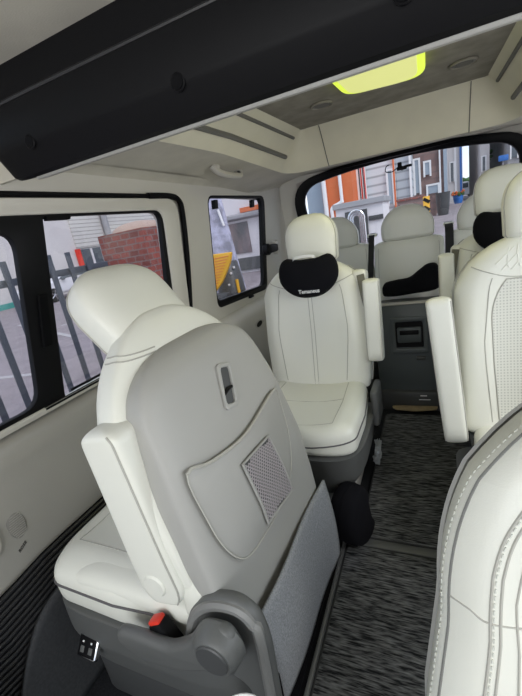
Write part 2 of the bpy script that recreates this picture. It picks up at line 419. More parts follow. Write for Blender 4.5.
# quarter window
def inset(poly, d):
    c = Vector((sum(p[0] for p in poly) / len(poly), sum(p[1] for p in poly) / len(poly)))
    return [(p[0] + (d if p[0] < c.x else -d), p[1] + (d if p[1] < c.y else -d)) for p in poly]
Q_IN = rpoly([(1.656, .850), (2.270, .815), (2.300, 1.336), (1.654, 1.334)], [.04, .05, .06, .04])
w2 = struct('window_2', wall_plate(QUART, [Q_IN], .024, .004, -1, .003), blackpl)
obj('pane', wall_plate(QUART, [], .004, -.004), glass, w2)
obj('latch', [box((-.775, 2.335, 1.03), (.06, .13, .05), .01), cyl((-.80, 2.28, 1.03), (-.76, 2.28, 1.03), .035, seg=20, bev=.006)], blackpl, w2, label='black latch of the quarter window')
obj('latch_bracket', box((-.765, 2.40, 1.03), (.035, .05, .085), .008), palepl, w2)
each('catch', [wall_plate(rpoly([(a, 1.285), (a + .03, 1.285), (a + .03, 1.325), (a, 1.325)], .004), [], .02, .014, -1) for a in (1.70, 2.14)], blackpl, w2)
# right side window frame (out of the frame of the photo, lets the daylight in)
w3 = struct('window_3', [wall_plate(F1, [PA, PB], .020, .018, 1, .003), wall_plate(QUART, [Q_IN], .03, .006, 1, .003)], blackpl)
# round cap on the pillar, slot in the quarter trim
t = thing('pillar_cap', 'round beige cap on the pillar before the quarter window', 'cap', (-.826, 1.60, .985))
obj('disc', cyl((-.012, 0, 0), (.006, 0, 0), .03, seg=28, bev=.004), grillem, t)
t = thing('trim_hook', 'small black hook on the ledge under the quarter window', 'hook', (-.84, 2.05, .785))
obj('hook', [box((.0, 0, 0), (.03, .05, .012), .004)], blackpl, t)
# rear side trim below the quarter window, with cup recess
def qtrim(sgn):
    prof = [(.84, 0), (.80, .15), (.78, .45), (.77, .62), (.775, .70), (.80, .735), (.85, .755)]
    ys = [1.42, 1.46, 1.7, 2.0, 2.3, 2.6, 2.8]
    return grid(list(range(len(prof))), ys, lambda i, y: (sgn * prof[int(i)][0] + (-sgn * -.02 if y < 1.45 else 0), y, prof[int(i)][1]))
struct('trim_1', qtrim(-1), trimm); struct('trim_2', qtrim(1), trimm)
t = thing('cup_recess', 'oval black cup recess in the trim beside the rear seats', 'recess', (-.768, 1.95, .64))
obj('rim', tube([(.004 + .0 * k, .05 * math.cos(a), .02 * math.sin(a)) for k, a in enumerate(np.linspace(0, 2 * math.pi, 25)[:-1])], .004, 6, True), palepl, t)
obj('well', sphere((0, 0, 0), 1, (.006, .047, .018)), blackpl, t)

# tailgate wall and rear window
RY = 2.86
def rear_map(off):
    return lambda p: (p.x, RY - off - p.z - .10 * (p.x / .7) ** 2 - .22 * max(0, p.y - 1.0), p.y)
def densify(poly, d=.05):
    out = []
    for i in range(len(poly)):
        a, b = Vector(poly[i]), Vector(poly[(i + 1) % len(poly)]); k = max(1, int((b - a).length / d))
        out += [tuple(a.lerp(b, j / k)) for j in range(k)]
    return out
def arch(half, zt, zc, z0, r):
    p = densify(rpoly([(-half * .96, z0), (half * .96, z0), (half, zt), (-half, zt)], [.03, .03, r, r], 8))
    return [(x, z + (zc - zt) * (1 - (x / half) ** 2) * max(0, (z - z0) / (zt - z0))) for x, z in p]
RW_OUT = arch(.690, 1.40, 1.475, .70, .16); RW_IN = arch(.625, 1.362, 1.428, .76, .12)
wall_r = struct('wall_rear', mapg(plate(densify([(-.80, .0), (.80, .0), (.80, 1.50), (-.80, 1.50)]), [arch(.66, 1.385, 1.455, .73, .15)], .02), rear_map(-.02)), trimm)
w4 = struct('window_4', mapg(plate(RW_OUT, [RW_IN], .035, .006), rear_map(.02)), blackpl)
obj('pane', grid(list(np.linspace(-.66, .66, 25)), list(np.linspace(.72, 1.45, 15)), lambda x, z: rear_map(-.004)(Vector((x, z, 0)))), glass, w4)

# headliner: soffit with a raised, rounded recess
def sdf(x, y):
    hx = .545 - .03 * max(0, min(1, (y - .7) / 1.3)); r = .20; cy0, cy1 = .58, 2.12
    qx = abs(x) - (hx - r); qy = abs(y - (cy0 + cy1) / 2) - ((cy1 - cy0) / 2 - r)
    return -(math.hypot(max(qx, 0), max(qy, 0)) + min(max(qx, qy), 0) - r)
def soffit(x, y):
    z = 1.445 - .035 * (max(0, abs(x) - .45) / .3) ** 2
    z -= .05 * max(0, min(1, (y - 1.4) / .8))
    if y > 2.10: z += .11 * (y - 2.10)
    return z
def roofz(x, y):
    k = max(0, min(1, sdf(x, y) / .125)); k = k * k * (3 - 2 * k) * .25 + k * .75
    return soffit(x, y) * (1 - k) + 1.572 * k
def contour(d):
    pts = []
    for x, y in densify(rpoly([(-.545 + d, .68 + d), (.545 - d, .68 + d), (.545 - d, 2.12 - d), (-.545 + d, 2.12 - d)], max(.02, .16 - d), 10), .04):
        f = 1 - .055 * max(0, min(1, (y - .7) / 1.3)); pts.append((x * f, y))
    return pts
base_c = contour(0.)
def contour_n(d):                                                    # same number of points at every inset
    out = []
    for x, y in base_c:
        hx = .545 * (1 - .055 * max(0, min(1, (y - .7) / 1.3)))
        c = Vector((max(-hx + .16, min(hx - .16, x)), max(.84, min(1.96, y)))); p = Vector((x, y)); v = c - p
        out.append(p + v.normalized() * d)
    return out
CV = [0, .012, .03, .05, .07, .09, .105, .118, .130]
def cove_z(p, d):
    k = d / .130; k = .25 * k * k * (3 - 2 * k) + .75 * k
    return soffit(p.x, p.y) * (1 - k) + 1.572 * k
rings = [[Vector((p.x, p.y, cove_z(p, d))) for p in contour_n(d)] for d in CV]
NC = len(base_c)
def rings_mesh(rs):
    return [p for r in rs for p in r], [(j * NC + i, j * NC + (i + 1) % NC, (j + 1) * NC + (i + 1) % NC, (j + 1) * NC + i) for j in range(len(rs) - 1) for i in range(NC)]
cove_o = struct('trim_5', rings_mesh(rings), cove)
top = rings[-1]
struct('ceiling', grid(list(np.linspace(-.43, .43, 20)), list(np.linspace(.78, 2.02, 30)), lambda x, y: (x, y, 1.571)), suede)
cen = Vector((0, 1.5)); sofr = []
for j in range(9):
    r_ = []
    for p in rings[0]:
        v = Vector((p.x, p.y)) - cen; k = min(.80 / abs(v.x) if abs(v.x) > 1e-6 else 99, (1.40 if v.y > 0 else .83) / abs(v.y) if abs(v.y) > 1e-6 else 99)
        q = cen + v * (1 + (max(k, 1) - 1) * j / 8); r_.append(Vector((q.x, q.y, soffit(q.x, q.y))))
    sofr.append(r_)
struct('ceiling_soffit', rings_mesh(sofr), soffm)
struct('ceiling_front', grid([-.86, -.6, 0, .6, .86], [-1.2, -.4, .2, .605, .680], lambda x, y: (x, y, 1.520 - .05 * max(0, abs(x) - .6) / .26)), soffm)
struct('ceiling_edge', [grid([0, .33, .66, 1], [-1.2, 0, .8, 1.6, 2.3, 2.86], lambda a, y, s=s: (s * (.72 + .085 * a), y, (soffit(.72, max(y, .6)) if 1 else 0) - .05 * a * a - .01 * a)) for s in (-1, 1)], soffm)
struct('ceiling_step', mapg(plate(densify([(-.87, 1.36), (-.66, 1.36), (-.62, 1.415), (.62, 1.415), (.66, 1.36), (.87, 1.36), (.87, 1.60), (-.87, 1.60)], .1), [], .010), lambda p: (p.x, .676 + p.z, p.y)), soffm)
# dark grooves along the cove, seams across its rear panel
def find_x(y, z, s):
    lo, hi = .30, .60
    for _ in range(30):
        m_ = (lo + hi) / 2
        if roofz(m_, y) > z: lo = m_
        else: hi = m_
    return s * (lo - .001)
gr = []
for s in (-1, 1):
    for z0, ya, w_ in ((.36, .95, .010), (.76, .95, .007)):
        pts = []
        for y in np.linspace(ya, 1.95, 30):
            hx = .545 * (1 - .055 * max(0, min(1, (y - .7) / 1.3))); d = .130 * z0; pts.append((s * (hx - d - .0015), y, cove_z(Vector((hx - d, y, 0)), d)))
        gr.append(tube(pts, w_, 8, flat=1))
each('groove', gr, groovem, cove_o)
def backseam(x):
    return [(x, 2.12 - d, cove_z(Vector((x, 2.12 - d, 0)), d) - .0015) for d in np.linspace(0, .128, 12)]
each('seam', [tube(backseam(x), .0022, 6) for x in (-.30, .33)], groovem, cove_o)
# overhead panel near the camera (back of the roof-mounted unit)
t = thing('overhead_panel', 'wide black plastic panel hanging from the roof near the viewer', 'overhead panel', (0, .62, 1.43))
OHP = [(.050, .125), (-.026, .120), (-.026, .035), (-.032, .028), (-.034, -.040), (-.030, -.050), (-.006, -.090), (.004, -.094), (.034, -.087), (.040, -.080), (.050, .125)]
def ohx(f, r=.625):                                                  # rounded ends
    return r * f
ohu = [-1, -.998, -.99, -.975, -.95, -.9, -.6, -.3, 0, .3, .6, .9, .95, .975, .99, .998, 1]
def ohpf(i, u):
    y, z = OHP[int(i)]; e = max(0, 1 - (abs(u) - .95) / .05) if abs(u) > .95 else 1; k = math.sqrt(max(0, 1 - (1 - e) ** 2)) if abs(u) > .95 else 1
    x = u * .655 - math.copysign(.012 * max(0, (.02 - z) / .12) * min(1, abs(u)), u)
    return (x, .02 + (y - .02) * (.70 + .30 * k), .02 + (z - .02) * (.90 + .10 * k))
gbk = grid(list(range(len(OHP))), ohu, ohpf); nO = len(OHP)
gbk = (gbk[0], gbk[1] + [tuple(range(nO - 1)), tuple(range((len(ohu) - 1) * nO, len(ohu) * nO - 1))])
obj('back_cover', gbk, blackpl, t, sharp=25)
obj('bezel', [xf(box((0, 0, 0), (1.17, .030, .008), .003), Matrix.Translation((0, .020, -.0925)) @ Matrix.Rotation(R(13), 4, 'X'))], shellm, t, label='grey lower bezel edge')
obj('rib', [tube(smoothpath([(-.605, -.024, .020), (-.600, -.024, .026), (-.55, -.027, .034), (0, -.027, .032), (.60, -.027, .034)], 6), .0042, 6)], ribm, t)
for x in (-.525, -.179, .145, .50):
    obj('screw_hole', [cyl((x, -.0350, -.045), (x, -.028, -.045), .010, seg=18)], blackrub, t)
    obj('screw_boss', [tube([(x + .011 * math.cos(a), -.0325, -.045 + .0115 * math.sin(a)) for a in np.linspace(0, 2 * math.pi, 17)[:-1]], .0022, 6, True)], blackpl, t)
# ceiling lamp
t = thing('ceiling_lamp', 'glowing yellow-green lamp set in the raised suede ceiling', 'lamp', (.015, 1.50, 1.566))
lp = rpoly([(-.128, -.24), (.152, -.24), (.150, .135), (-.112, .085)], [.02, .02, .09, .07], 8)
obj('rim', mapg(plate(lp, [], .028, .010, 3), lambda p: (p.x, p.y, p.z - .006)), lampr, t, label='bright yellow-green rim')
lp2 = rpoly([(-.105, -.22), (.130, -.22), (.126, .108), (-.090, .062)], [.02, .02, .08, .06], 8)
obj('diffuser', mapg(plate(lp2, [], .010, .004, 2), lambda p: (p.x, p.y, p.z - .020)), lampm, t)
ll = bpy.data.lights.new('ceiling_lamp_glow', 'AREA'); ll.shape = 'RECTANGLE'; ll.size = .2; ll.size_y = .28; ll.energy = .75; ll.color = (1, .95, .5)
lo_ = bpy.data.objects.new('ceiling_lamp_glow', ll); COL.objects.link(lo_); lo_.location = (0, -.05, -.05); lo_.parent = t
for x, y, nm in ((-.205, 1.675, 'round ceiling vent to the left of the yellow lamp'), (.285, 1.70, 'round ceiling vent to the right of the yellow lamp')):
    t = thing('ceiling_vent', nm, 'vent', (x, y, 1.569), group='round vents in the suede ceiling')
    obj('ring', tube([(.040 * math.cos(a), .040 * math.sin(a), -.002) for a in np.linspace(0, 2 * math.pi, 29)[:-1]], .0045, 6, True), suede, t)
    obj('grille', [cyl((0, 0, 0), (0, 0, -.003), .037, seg=28)] + [box((0, d, -.004), (.06 - abs(d), .004, .003)) for d in (-.018, -.006, .006, .018)], groovem, t)
# assist handle
def on_soffit(x, y): return roofz(x, y)
t = thing('assist_handle', 'folded pale grab handle on the soffit above the quarter window', 'grab handle', (-.60, 1.60, roofz(-.60, 1.60)))
hp = smoothpath([(-.03, -.115, .004), (-.012, -.095, -.022), (0, -.04, -.032), (0, .03, -.032), (-.005, .075, -.024), (-.015, .098, .004)], 6)
obj('grip', [tube(hp, .014, 10, flat=1.35)], palepl, t)
each('mount', [sphere((-.022, -.10, -.002), .022, (.9, 1.1, .6)), sphere((-.012, .085, -.004), .022, (.9, 1.1, .7))], palepl, t)
obj('slot', [box((.004, .062, -.018), (.01, .02, .018), .004)], darkpl, t)

# speaker and badge on the door
DX = -.829
t = thing('door_speaker', 'oval perforated speaker grille on the beige door panel', 'speaker', (DX, .444, .545))
sp_ = rpoly([(-.022, .028), (.008, .040), (.026, .010), (.020, -.028), (-.004, -.040), (-.020, -.015)], .02, 5)
obj('grille', mapg(plate(sp_, [], .008, .002), lambda p: (p.z, p.x, p.y)), grillem, t)
obj('ridge', [tube([(.0045, -.02 + .010 * abs(k) / 5, .006 * k), (.0045, .021 - .004 * abs(k) / 5, .006 * k)], .0011, 5) for k in range(-5, 6)], doorm, t)
t = thing('speaker_badge', 'small slanted dark wordmark badge under the door speaker', 'badge', (DX + .002, .437, .483))
bt = text_geo('BOSE', .0115, .001, .35)
Mb = Matrix(((0, 0, 1, 0), (1, 0, 0, 0), (0, 1, 0, 0), (0, 0, 0, 1)))
obj('wordmark', xf(bt, Matrix.Rotation(R(28), 4, 'X') @ Mb), badge, t, smooth=False)
t = thing('door_pull', 'oval pull recess at the edge of the beige door panel', 'door pull', (DX + .004, .372, .560))
obj('ring', tube([(.004, .022 * math.cos(a), .045 * math.sin(a)) for a in np.linspace(0, 2 * math.pi, 33)[:-1]], .006, 8, True), palepl, t)
obj('well', sphere((0, 0, 0), 1, (.004, .020, .042)), grillem, t)
# black ribbed kick panel low on the door
t = thing('ribbed_kick_panel', 'black ribbed panel along the bottom of the sliding door', 'kick panel', (-.822, .7, .0))
def ztop(y): return .44 - .02 * math.exp(-((y - .33) / .1) ** 2) - .0 * y
ribs = [tube([(.008, y - .7, ztop(y) - .010 - .0165 * k) for y in np.linspace(.05, 1.35, 20)], .0062, 8, flat=1) for k in range(25)]
obj('ribs', ribs, ribm, t)
obj('backing', grid(list(np.linspace(.05, 1.36, 20)), [0, 1], lambda y, b: (.006, y - .7, .02 + b * (ztop(y) - .02))), blackrub, t)


# ------------------------------------------------------------------ floor coverings
def floor_mat(y0, y1, x0, x1, label, k):
    t = thing('floor_mat', label, 'floor mat', ((x0 + x1) / 2, (y0 + y1) / 2, 0), group='aisle mats')
    hx, hy = (x1 - x0) / 2, (y1 - y0) / 2
    obj('pile', plate(rpoly([(-hx, -hy), (hx, -hy), (hx, hy), (-hx, hy)], .03), [], .012, .003), carpet, t).location.z = .014
    b = tube([(x, y, .012) for x, y in densify(rpoly([(-hx, -hy), (hx, -hy), (hx, hy), (-hx, hy)], .03))], .007, 8, True)
    obj('border', b, matedge, t)
floor_mat(.30, 1.075, -.152, .36, 'nearer charcoal streaked floor mat in the aisle beside the turned seat', 0)
floor_mat(1.125, 2.06, -.112, .30, 'farther charcoal streaked floor mat between the two seat rows', 1)
t = thing('cross_strip', 'grey plastic strip across the aisle between the two mats', 'floor strip', (.05, 1.10, 0))
obj('strip', box((0, 0, .010), (.42, .036, .020), .006), midpl, t)
t = thing('seat_rail', 'dark seat rail running along the left of the aisle', 'seat rail', (-.192, 1.0, 0))
obj('rail_cover', [box2((-.072, -.75, 0.001), (-.032, -.06, .045), .008)], shellm, t, label='pale grey cover strip of the rail')
obj('channel', [box2((-.03, -.75, 0.001), (.035, .10, .018), .003)], blackpl, t)
obj('lip', [box2((.022, -.75, 0.001), (.034, .10, .030), .004)], midpl, t, label='grey raised edge of the rail')
obj('rail_groove', [box2((-.012, -.75, .016), (.008, .10, .021), .001)], blackrub, t)
tg = thing('teal_tab', 'tiny teal plastic tab lying across the seat rail', 'tab', (-.207, .672, .026))
obj('tab', box((0, 0, 0.006), (.022, .006, .003), .001), teal, tg)
t = thing('tan_scuff_board', 'small tan board lying on the floor at the end of the aisle', 'board', (.02, 2.11, .0))
obj('sheet', mapg(plate(rpoly([(-.11, .025), (.14, .05), (.14, -.005), (.02, -.03), (-.09, -.015)], .02), [], .008, .002), lambda p: (p.x, p.y, p.z + .030)), woodm, t)
# crumpled clear film on the rail of the middle seat
t = thing('plastic_wrap', 'crumpled clear plastic film beside the middle seat base', 'plastic film', (-.105, 1.60, .06))
rng = random.Random(3); w = []
for k in range(9):
    p = [(rng.uniform(-.012, .012), rng.uniform(-.05, .05), rng.uniform(-.045, .05)) for _ in range(4)]
    w.append(ribbon(smoothpath(p, 4), .018, .001, (rng.uniform(-1, 1), rng.uniform(-1, 1), .3)))
obj('film', w, wrapm, t)

# ------------------------------------------------------------------ seats
def seams_on(slab, M, paths, r=.0022, side='front', off=-.0004):
    out = []
    for p in paths:
        pts = [M @ (slab.front(u, s, off) if side == 'front' else slab.back(u, s, off)) for u, s in p]
        out.append(tube(pts, r, 6))
    return out
def upath(pts, n=10):
    q = smoothpath([(a, b, 0) for a, b in pts], n); return [(max(-.995, min(.995, p.x)), max(.01, min(.99, p.y))) for p in q]
def headrest(root, M, w=.125, H=.21, f=.055, b=.045, pip=None, posts=True, tw=(.55, 2.5)):
    h = Slab(H, [(0, w * .95), (.5, w), (1, w * .93)], f, b, 3.6, tw=tw, tt=(.60, 2.2), bw=(.13, 2.4), bt=(.16, 2.2))
    o = obj('headrest', xf(h.mesh(40), M), leather, root)
    each('piping', [tube([M @ h.at(a, s, .0005) for s in h.ts(.03, .97)], .0022, 6) for a in (R(-18), R(198))], pip or seamc, o)
    if posts: each('post', [cyl(M @ Vector((s * .055, .0, .03)), M @ Vector((s * .055, .0, -.09)), .006, seg=10) for s in (-1, 1)], chrome, root)
    return o, h
def armrest(root, M, L=.33, w=.030, d=.04, side=1):
    a = Slab(L, [(0, w * .95), (.3, w), (1, w)], [(0, d * 1.1), (.3, d), (1, d * .8)], [(0, d), (1, d * .6)], 5, tw=(.965, 2.2), tt=(.94, 2.2), bw=(.04, 2.2), bt=(.14, 2.))
    o = obj('armrest', xf(a.mesh(40), M), leather, root)
    each('piping', [tube([M @ a.at(R(ang), s, .0006) for s in a.ts(.03, .97)], .0018, 6) for ang in (-38, 218)], seamc, o)
    return o, a
def cushion_slab(W_, L_, f=.085, b=.055):
    dish = lambda u, s: .022 * (1 - min(1, abs(u / .72)) ** 3) * (1 if s < .86 else max(0, 1 - (s - .86) / .12))
    return Slab(L_, [(0, W_ * .92), (.5, W_), (1, W_ * .97)], f, b, 4.2, tw=(.82, 2.6), tt=(.80, 2.2), bw=(.05, 2), bt=(.06, 2), dish=dish)
CM = Matrix(((1, 0, 0, 0), (0, 0, -1, 0), (0, -1, 0, 0), (0, 0, 0, 1)))      # slab z -> forward (-Y), slab front -> up
def cushion(root, M, W_, L_, f=.085, b=.055, mt=None):
    c = cushion_slab(W_, L_, f, b); MM = M @ CM
    o = obj('cushion', xf(c.mesh(56), MM), leather, root)
    loop = [MM @ c.at(R(-3), s, .001) for s in c.ts(.06, .995)] + [MM @ c.at(R(183), s, .001) for s in reversed(c.ts(.06, .995))]
    obj('piping', [tube(loop, .0028, 6)], piping, o, label='dark piping round the cushion')
    inner = [[(u, s) for s in np.linspace(.10, .86, 18)] for u in (-.66, .66)] + [upath([(-.66, .86), (0, .875), (.66, .86)])] + [upath([(-.66, .45), (0, .46), (.66, .45)])]
    each('seam', seams_on(c, MM, inner, .0016), seamc, o)
    return o, c
def dish_back(u, s):
    a = abs(u); k = max(0, 1 - abs(s - .45) / .5)
    return .020 * max(0, 1 - (a / .62) ** 4) * (.3 + .7 * k) - .012 * math.exp(-((a - .80) / .12) ** 2) * k
def back_slab(W_, H_, f=.07, b=.065, tw=(.74, 2.3), wb=.92):
    return Slab(H_, [(0, W_ * wb), (.12, W_ * max(.96, wb)), (.4, W_), (.75, W_ * .98), (1, W_ * .82)], f, b, 3.0, 4.5, tw=tw, tt=(.84, 2.2), bw=(.04, 2), bt=(.08, 2), dish=dish_back)
def tilt(y, z, deg): return Matrix.Translation((0, y, z)) @ Matrix.Rotation(R(deg), 4, 'X')

def belt_guide(root, M, x, s=1):
    """shoulder belt outlet on the top of the backrest and the belt below it"""
    g = obj('belt_guide', [xf(box((x, .0, -.020), (.060, .090, .06), .018, 3), M)], leather, root)
    pts = [M @ Vector(p) for p in ((x + .010 * s, -.048, -.012), (x + .016 * s, -.062, -.04), (x + .024 * s, -.070, -.09), (x + .034 * s, -.060, -.15))]
    obj('belt', [ribbon(smoothpath(pts, 5), .030, .002)], beltm, root, label='olive grey belt webbing')
    return g
def facing_seat(label, loc, lean=-13, H=.56, W_=.235, arm_in=None, guide=None, base=True, group=None, cush=True, head=True, head_z=.055, ch=.40, cl=.44, mid_seam=True, head_w=.118, name='captain_seat', hr=(.0, 4), tw=(.74, 2.3), wb=.92, cw=1.02, hinges=(-1, 1), hx=0):
    """a seat facing the camera (faces -Y); origin on the floor under the back of the cushion"""
    t = thing(name, label, 'car seat', loc, 0, group)
    M = tilt(.02, ch + .02, lean); sl = back_slab(W_, H, tw=tw, wb=wb)
    b = obj('backrest', xf(sl.mesh(64), M), leather, t)
    p = []
    p += [[(sg * u0, s) for u0, s in zip(np.interp(np.linspace(.10, .80, 20), [.1, .5, .8], [.60, .66, .60]), np.linspace(.10, .80, 20))] for sg in (-1, 1)]
    p.append(upath([(-.93, .86), (-.7, .83), (-.4, .80), (0, .795), (.4, .80), (.7, .83), (.93, .86)]))
    if mid_seam: p += [[(u, s) for s in np.linspace(.06, .79, 16)] for u in (-.035, .035)]
    each('seam', seams_on(sl, M, p, .0017), seamc, b)
    obj('shell', xf(sl.shell(R(18), R(162), .06, .93), M), shellm, t)
    if head:
        hm = M @ Matrix.Translation((hx, hr[0], H + head_z - .03)) @ Matrix.Rotation(R(hr[1]), 4, 'X')
        headrest(t, hm, head_w)
    if cush:
        cushion(t, Matrix.Translation((0, .0, ch + .005)), W_ * cw, cl)
    if base:
        sk = Slab(.22, [(0, W_ * .72), (.4, W_ * .96), (1, W_ * 1.03)], [(0, .26), (.5, .30), (1, .34)], [(0, .12), (1, .14)], 5, tw=(.97, 2), tt=(.97, 2), bw=(.12, 2), bt=(.12, 2), cy=[(0, -.10), (1, -.10)])
        MB_ = Matrix.Translation((0, 0, ch - .255))
        o = obj('skirt', xf(sk.mesh(48), MB_), midpl, t)
        each('skirt_slot', [box((-.005, -.405, ch - .135), (.030, .02, .09), .008), box((-.10, -.400, ch - .14), (.06, .02, .07), .01)], blackpl, o)
        obj('plinth', [box((0, -.10, .075), (W_ * 1.35, .44, .15), .02)], shellm, t)
        each('recline_hinge', [box((sx * (W_ + .012), -.02, ch - .02), (.03, .14, .16), .014, 3) for sx in hinges], midpl, t)
    if arm_in:
        for sx, z0, yy, L, aw, ty in arm_in:
            armrest(t, Matrix.Translation((sx, yy, z0)) @ Matrix.Rotation(R(lean * .55), 4, 'X') @ Matrix.Rotation(R(ty), 4, 'Y'), L, aw)
    if guide:
        belt_guide(t, M @ Matrix.Translation((0, 0, H - .075)), guide, 1 if guide > 0 else -1)
    return t, M, sl

GR = 'ivory leather captain seats facing the viewer'
A, MA, SA = facing_seat('ivory leather seat facing the viewer with a black head cushion, left of the aisle', (-.318, 1.52, 0), lean=-9, H=.58, W_=.234, arm_in=[(.258, .56, .0, .34, .032, 0)], guide=.205, head_z=.008, head_w=.112, hx=.016, cw=.98)
B, MB2, SB = facing_seat('ivory leather seat right of the aisle wearing a black neck cushion, behind the quilted seat', (.458, 1.95, 0), lean=-9, H=.58, W_=.235, arm_in=[(-.240, .58, -.1, .34, .032, 0)], guide=-.185, head_z=.065, cl=.38)
C, MC, SC = facing_seat('ivory leather seat with quilted shoulders and perforated centre panel at right', (.468, 1.31, 0), lean=-9, H=.665, W_=.248, arm_in=[(-.250, .36, -.05, .50, .038, -5)], mid_seam=False, ch=.335, head_z=.0, head_w=.105, base=True, cw=.86, wb=.97, hinges=(1,))
# quilting and perforated panel of seat C
q = []
for sgn in (-1, 1):
    for cu in (.52,):
        q.append(upath([(sgn * .62, .86), (sgn * .50, .93)], 3)); q.append(upath([(sgn * .44, .84), (sgn * .58, .93)], 3)); q.append(upath([(sgn * .36, .88), (sgn * .46, .94)], 3))
        q.append(upath([(sgn * .30, .84), (sgn * .46, .94)], 3)); q.append(upath([(sgn * .52, .83), (sgn * .36, .92)], 3)); q.append(upath([(sgn * .40, .83), (sgn * .26, .91)], 3))
each('quilting', seams_on(SC, MC, q, .0022), leather, C, label='raised diamond quilting on the shoulders')
def ppanel(u, s):
    k = .50 + .12 * s; return MC @ SC.front(u * (k if s < .6 else k * (1 - ((s - .6) / .25) ** 2 * .5)), s, .0012)
obj('perforated_panel', grid(list(np.linspace(-1, 1, 25)), list(np.linspace(.08, .79, 25)), ppanel), perf, C, label='perforated grey-white centre panel')
each('panel_seam', [tube([ppanel(u, s) for s in np.linspace(.08, .79, 25)], .002, 6) for u in (-1, 1)] + [tube([ppanel(u, .79) for u in np.linspace(-1, 1, 25)], .002, 6)], seamc, C)
# D: near seat at the right edge, close to the viewer
D, MD, SD = facing_seat('near ivory leather seat with double stitching at the lower right corner', (.418, .40, 0), lean=-15, H=.615, W_=.262, cush=False, base=False, mid_seam=False, ch=.30, head_z=.06, head_w=.10, tw=(.44, 2.05), wb=1.10)
obj('plinth', [box((0, -.02, .15), (.34, .30, .30), .03)], darkpl, D)
edge = [(-.955, s) for s in np.linspace(.04, .62, 16)] + [(-.955 + .0 * k, .62 + .012 * k) for k in range(1, 28)]
obj('edge_piping', seams_on(SD, MD, [edge], .0026), leather_dk, D, label='dark piped edge of the near seat')
obj('edge_stitching', dashes([MD @ SD.front(-.990, s, .0006) for _, s in edge]), seamw, D)
inn = [(-.77, s) for s in np.linspace(.04, .55, 12)] + upath([(-.77, .56), (-.74, .66), (-.64, .76), (-.40, .84), (-.2, .875), (0, .885)], 8)
each('double_seam', seams_on(SD, MD, [inn, [(u + .045, s - .004) for u, s in inn]], .0022), seamc, D)
obj('inner_stitching', dashes([MD @ SD.front(u + .02, s, .0012) for u, s in inn]), seamw, D)
obj('cross_seam', seams_on(SD, MD, [upath([(-.95, .465), (-.86, .463), (-.77, .452), (-.5, .462), (-.1, .49), (.4, .48)])], .0016), seamc, D)

# neck cushions (black cloth) on seats A and B, on the bench and on the floor
def neck_pillow(name, label, M, W_=.105, H_=.15, th=.05, logo=False, group='black neck cushions'):
    t = thing(name, label, 'cushion', (0, 0, 0), 0, group); t.matrix_world = M
    n, m_ = 40, 16; v, f = [], []
    out = []
    for i in range(n):
        a = 2 * math.pi * i / n; c, s = math.cos(a), math.sin(a)
        x = W_ * math.copysign(abs(c) ** .72, c); z = H_ / 2 * math.copysign(abs(s) ** .80, s)
        if s > 0: z -= .034 * math.exp(-(x / (W_ * .62)) ** 4)         # dip between the two upper lobes
        if s < 0: x *= 1 - .26 * (-s) ** 1.4                             # narrower towards the bottom
        out.append((x, z))
    for j in range(m_ + 1):
        q = -1 + 2 * j / m_; k = max(0, 1 - abs(q) ** 2.6) ** (1 / 2.6) if abs(q) < 1 else 0; k = max(k, .02)
        for x, z in out: v.append((x * (.55 + .45 * k) if k > .03 else x * .45, q * th, z * (.55 + .45 * k) if k > .03 else z * .45))
    for j in range(m_):
        for i in range(n): l = (i + 1) % n; f.append((j * n + i, j * n + l, (j + 1) * n + l, (j + 1) * n + i))
    f.append(tuple(range(n))[::-1]); f.append(tuple(range(m_ * n, (m_ + 1) * n)))
    obj('cover', (v, f), blackcloth, t)
    obj('seam', [tube([(x * 1.0, 0, z * 1.0) for x, z in out], .0022, 6, True)], blackrub, t)
    return t
hA = MA @ Vector((0, -.075, .58))
P = neck_pillow('neck_cushion', 'black head cushion with white lettering hung on the left middle seat', Matrix.Translation((-.296 + hA.x, 1.52 + hA.y - .055, hA.z - .055)) @ Matrix.Rotation(R(-9), 4, 'X') @ Matrix.Rotation(R(0), 4, 'Y'), .122, .185)
tm = text_geo('Temaneus', .021, .001, bold=.0005)
obj('lettering', xf(tm, Matrix.Translation((.012, -.0515, -.068)) @ Matrix.Rotation(R(90), 4, 'X')), silver, P, label='white lettering', smooth=False)
obj('hang_strap', [ribbon(smoothpath([(-.05, -.02, .052), (-.045, -.035, .066), (0, -.036, .070), (.035, -.03, .066), (.04, -.01, .055)], 5), .012, .002, (0, .3, 1))], silver, P, label='silver grey strap')
hB = MB2 @ Vector((0, -.075, .58))
P2 = neck_pillow('neck_cushion', 'black neck cushion on the seat behind the quilted seat at right', Matrix.Translation((.458 + hB.x, 1.95 + hB.y - .045, hB.z - .02)) @ Matrix.Rotation(R(-9), 4, 'X'), .13, .20)

# ------------------------------------------------------------------ the turned seat near left (faces the sliding door)
T = thing('swivel_seat', 'ivory leather seat turned to face the sliding door, grey back shell towards the aisle', 'car seat', (-.165, .655, 0), R(-90))
MT = tilt(-.01, .33, 16.5)
ST = Slab(.735, [(0, .225), (.2, .255), (.45, .266), (.72, .262), (1, .225)], .085, .0, 2.6, 4.5, tw=(.66, 2.1), tt=(.82, 2.0), bw=(.14, 2), bt=(.20, 2), dish=dish_back, cy=[(0, -.02), (1, -.02)])
ST.b = [(0, .004), (.2, .018), (.4, .04), (1, .04)]
bk = obj('backrest', xf(ST.mesh(64), MT), leather, T)
SS = Slab(.655, [(0, .225), (.2, .252), (.4, .255), (.62, .246), (.82, .226), (1, .205)], .02, [(0, .0), (.18, .018), (.4, .046), (.7, .060), (1, .052)], 3, 7.0, tw=(.80, 2.8), tt=(.88, 2.), bw=(.03, 2), bt=(.04, 2), cy=[(0, .012), (1, .004)])
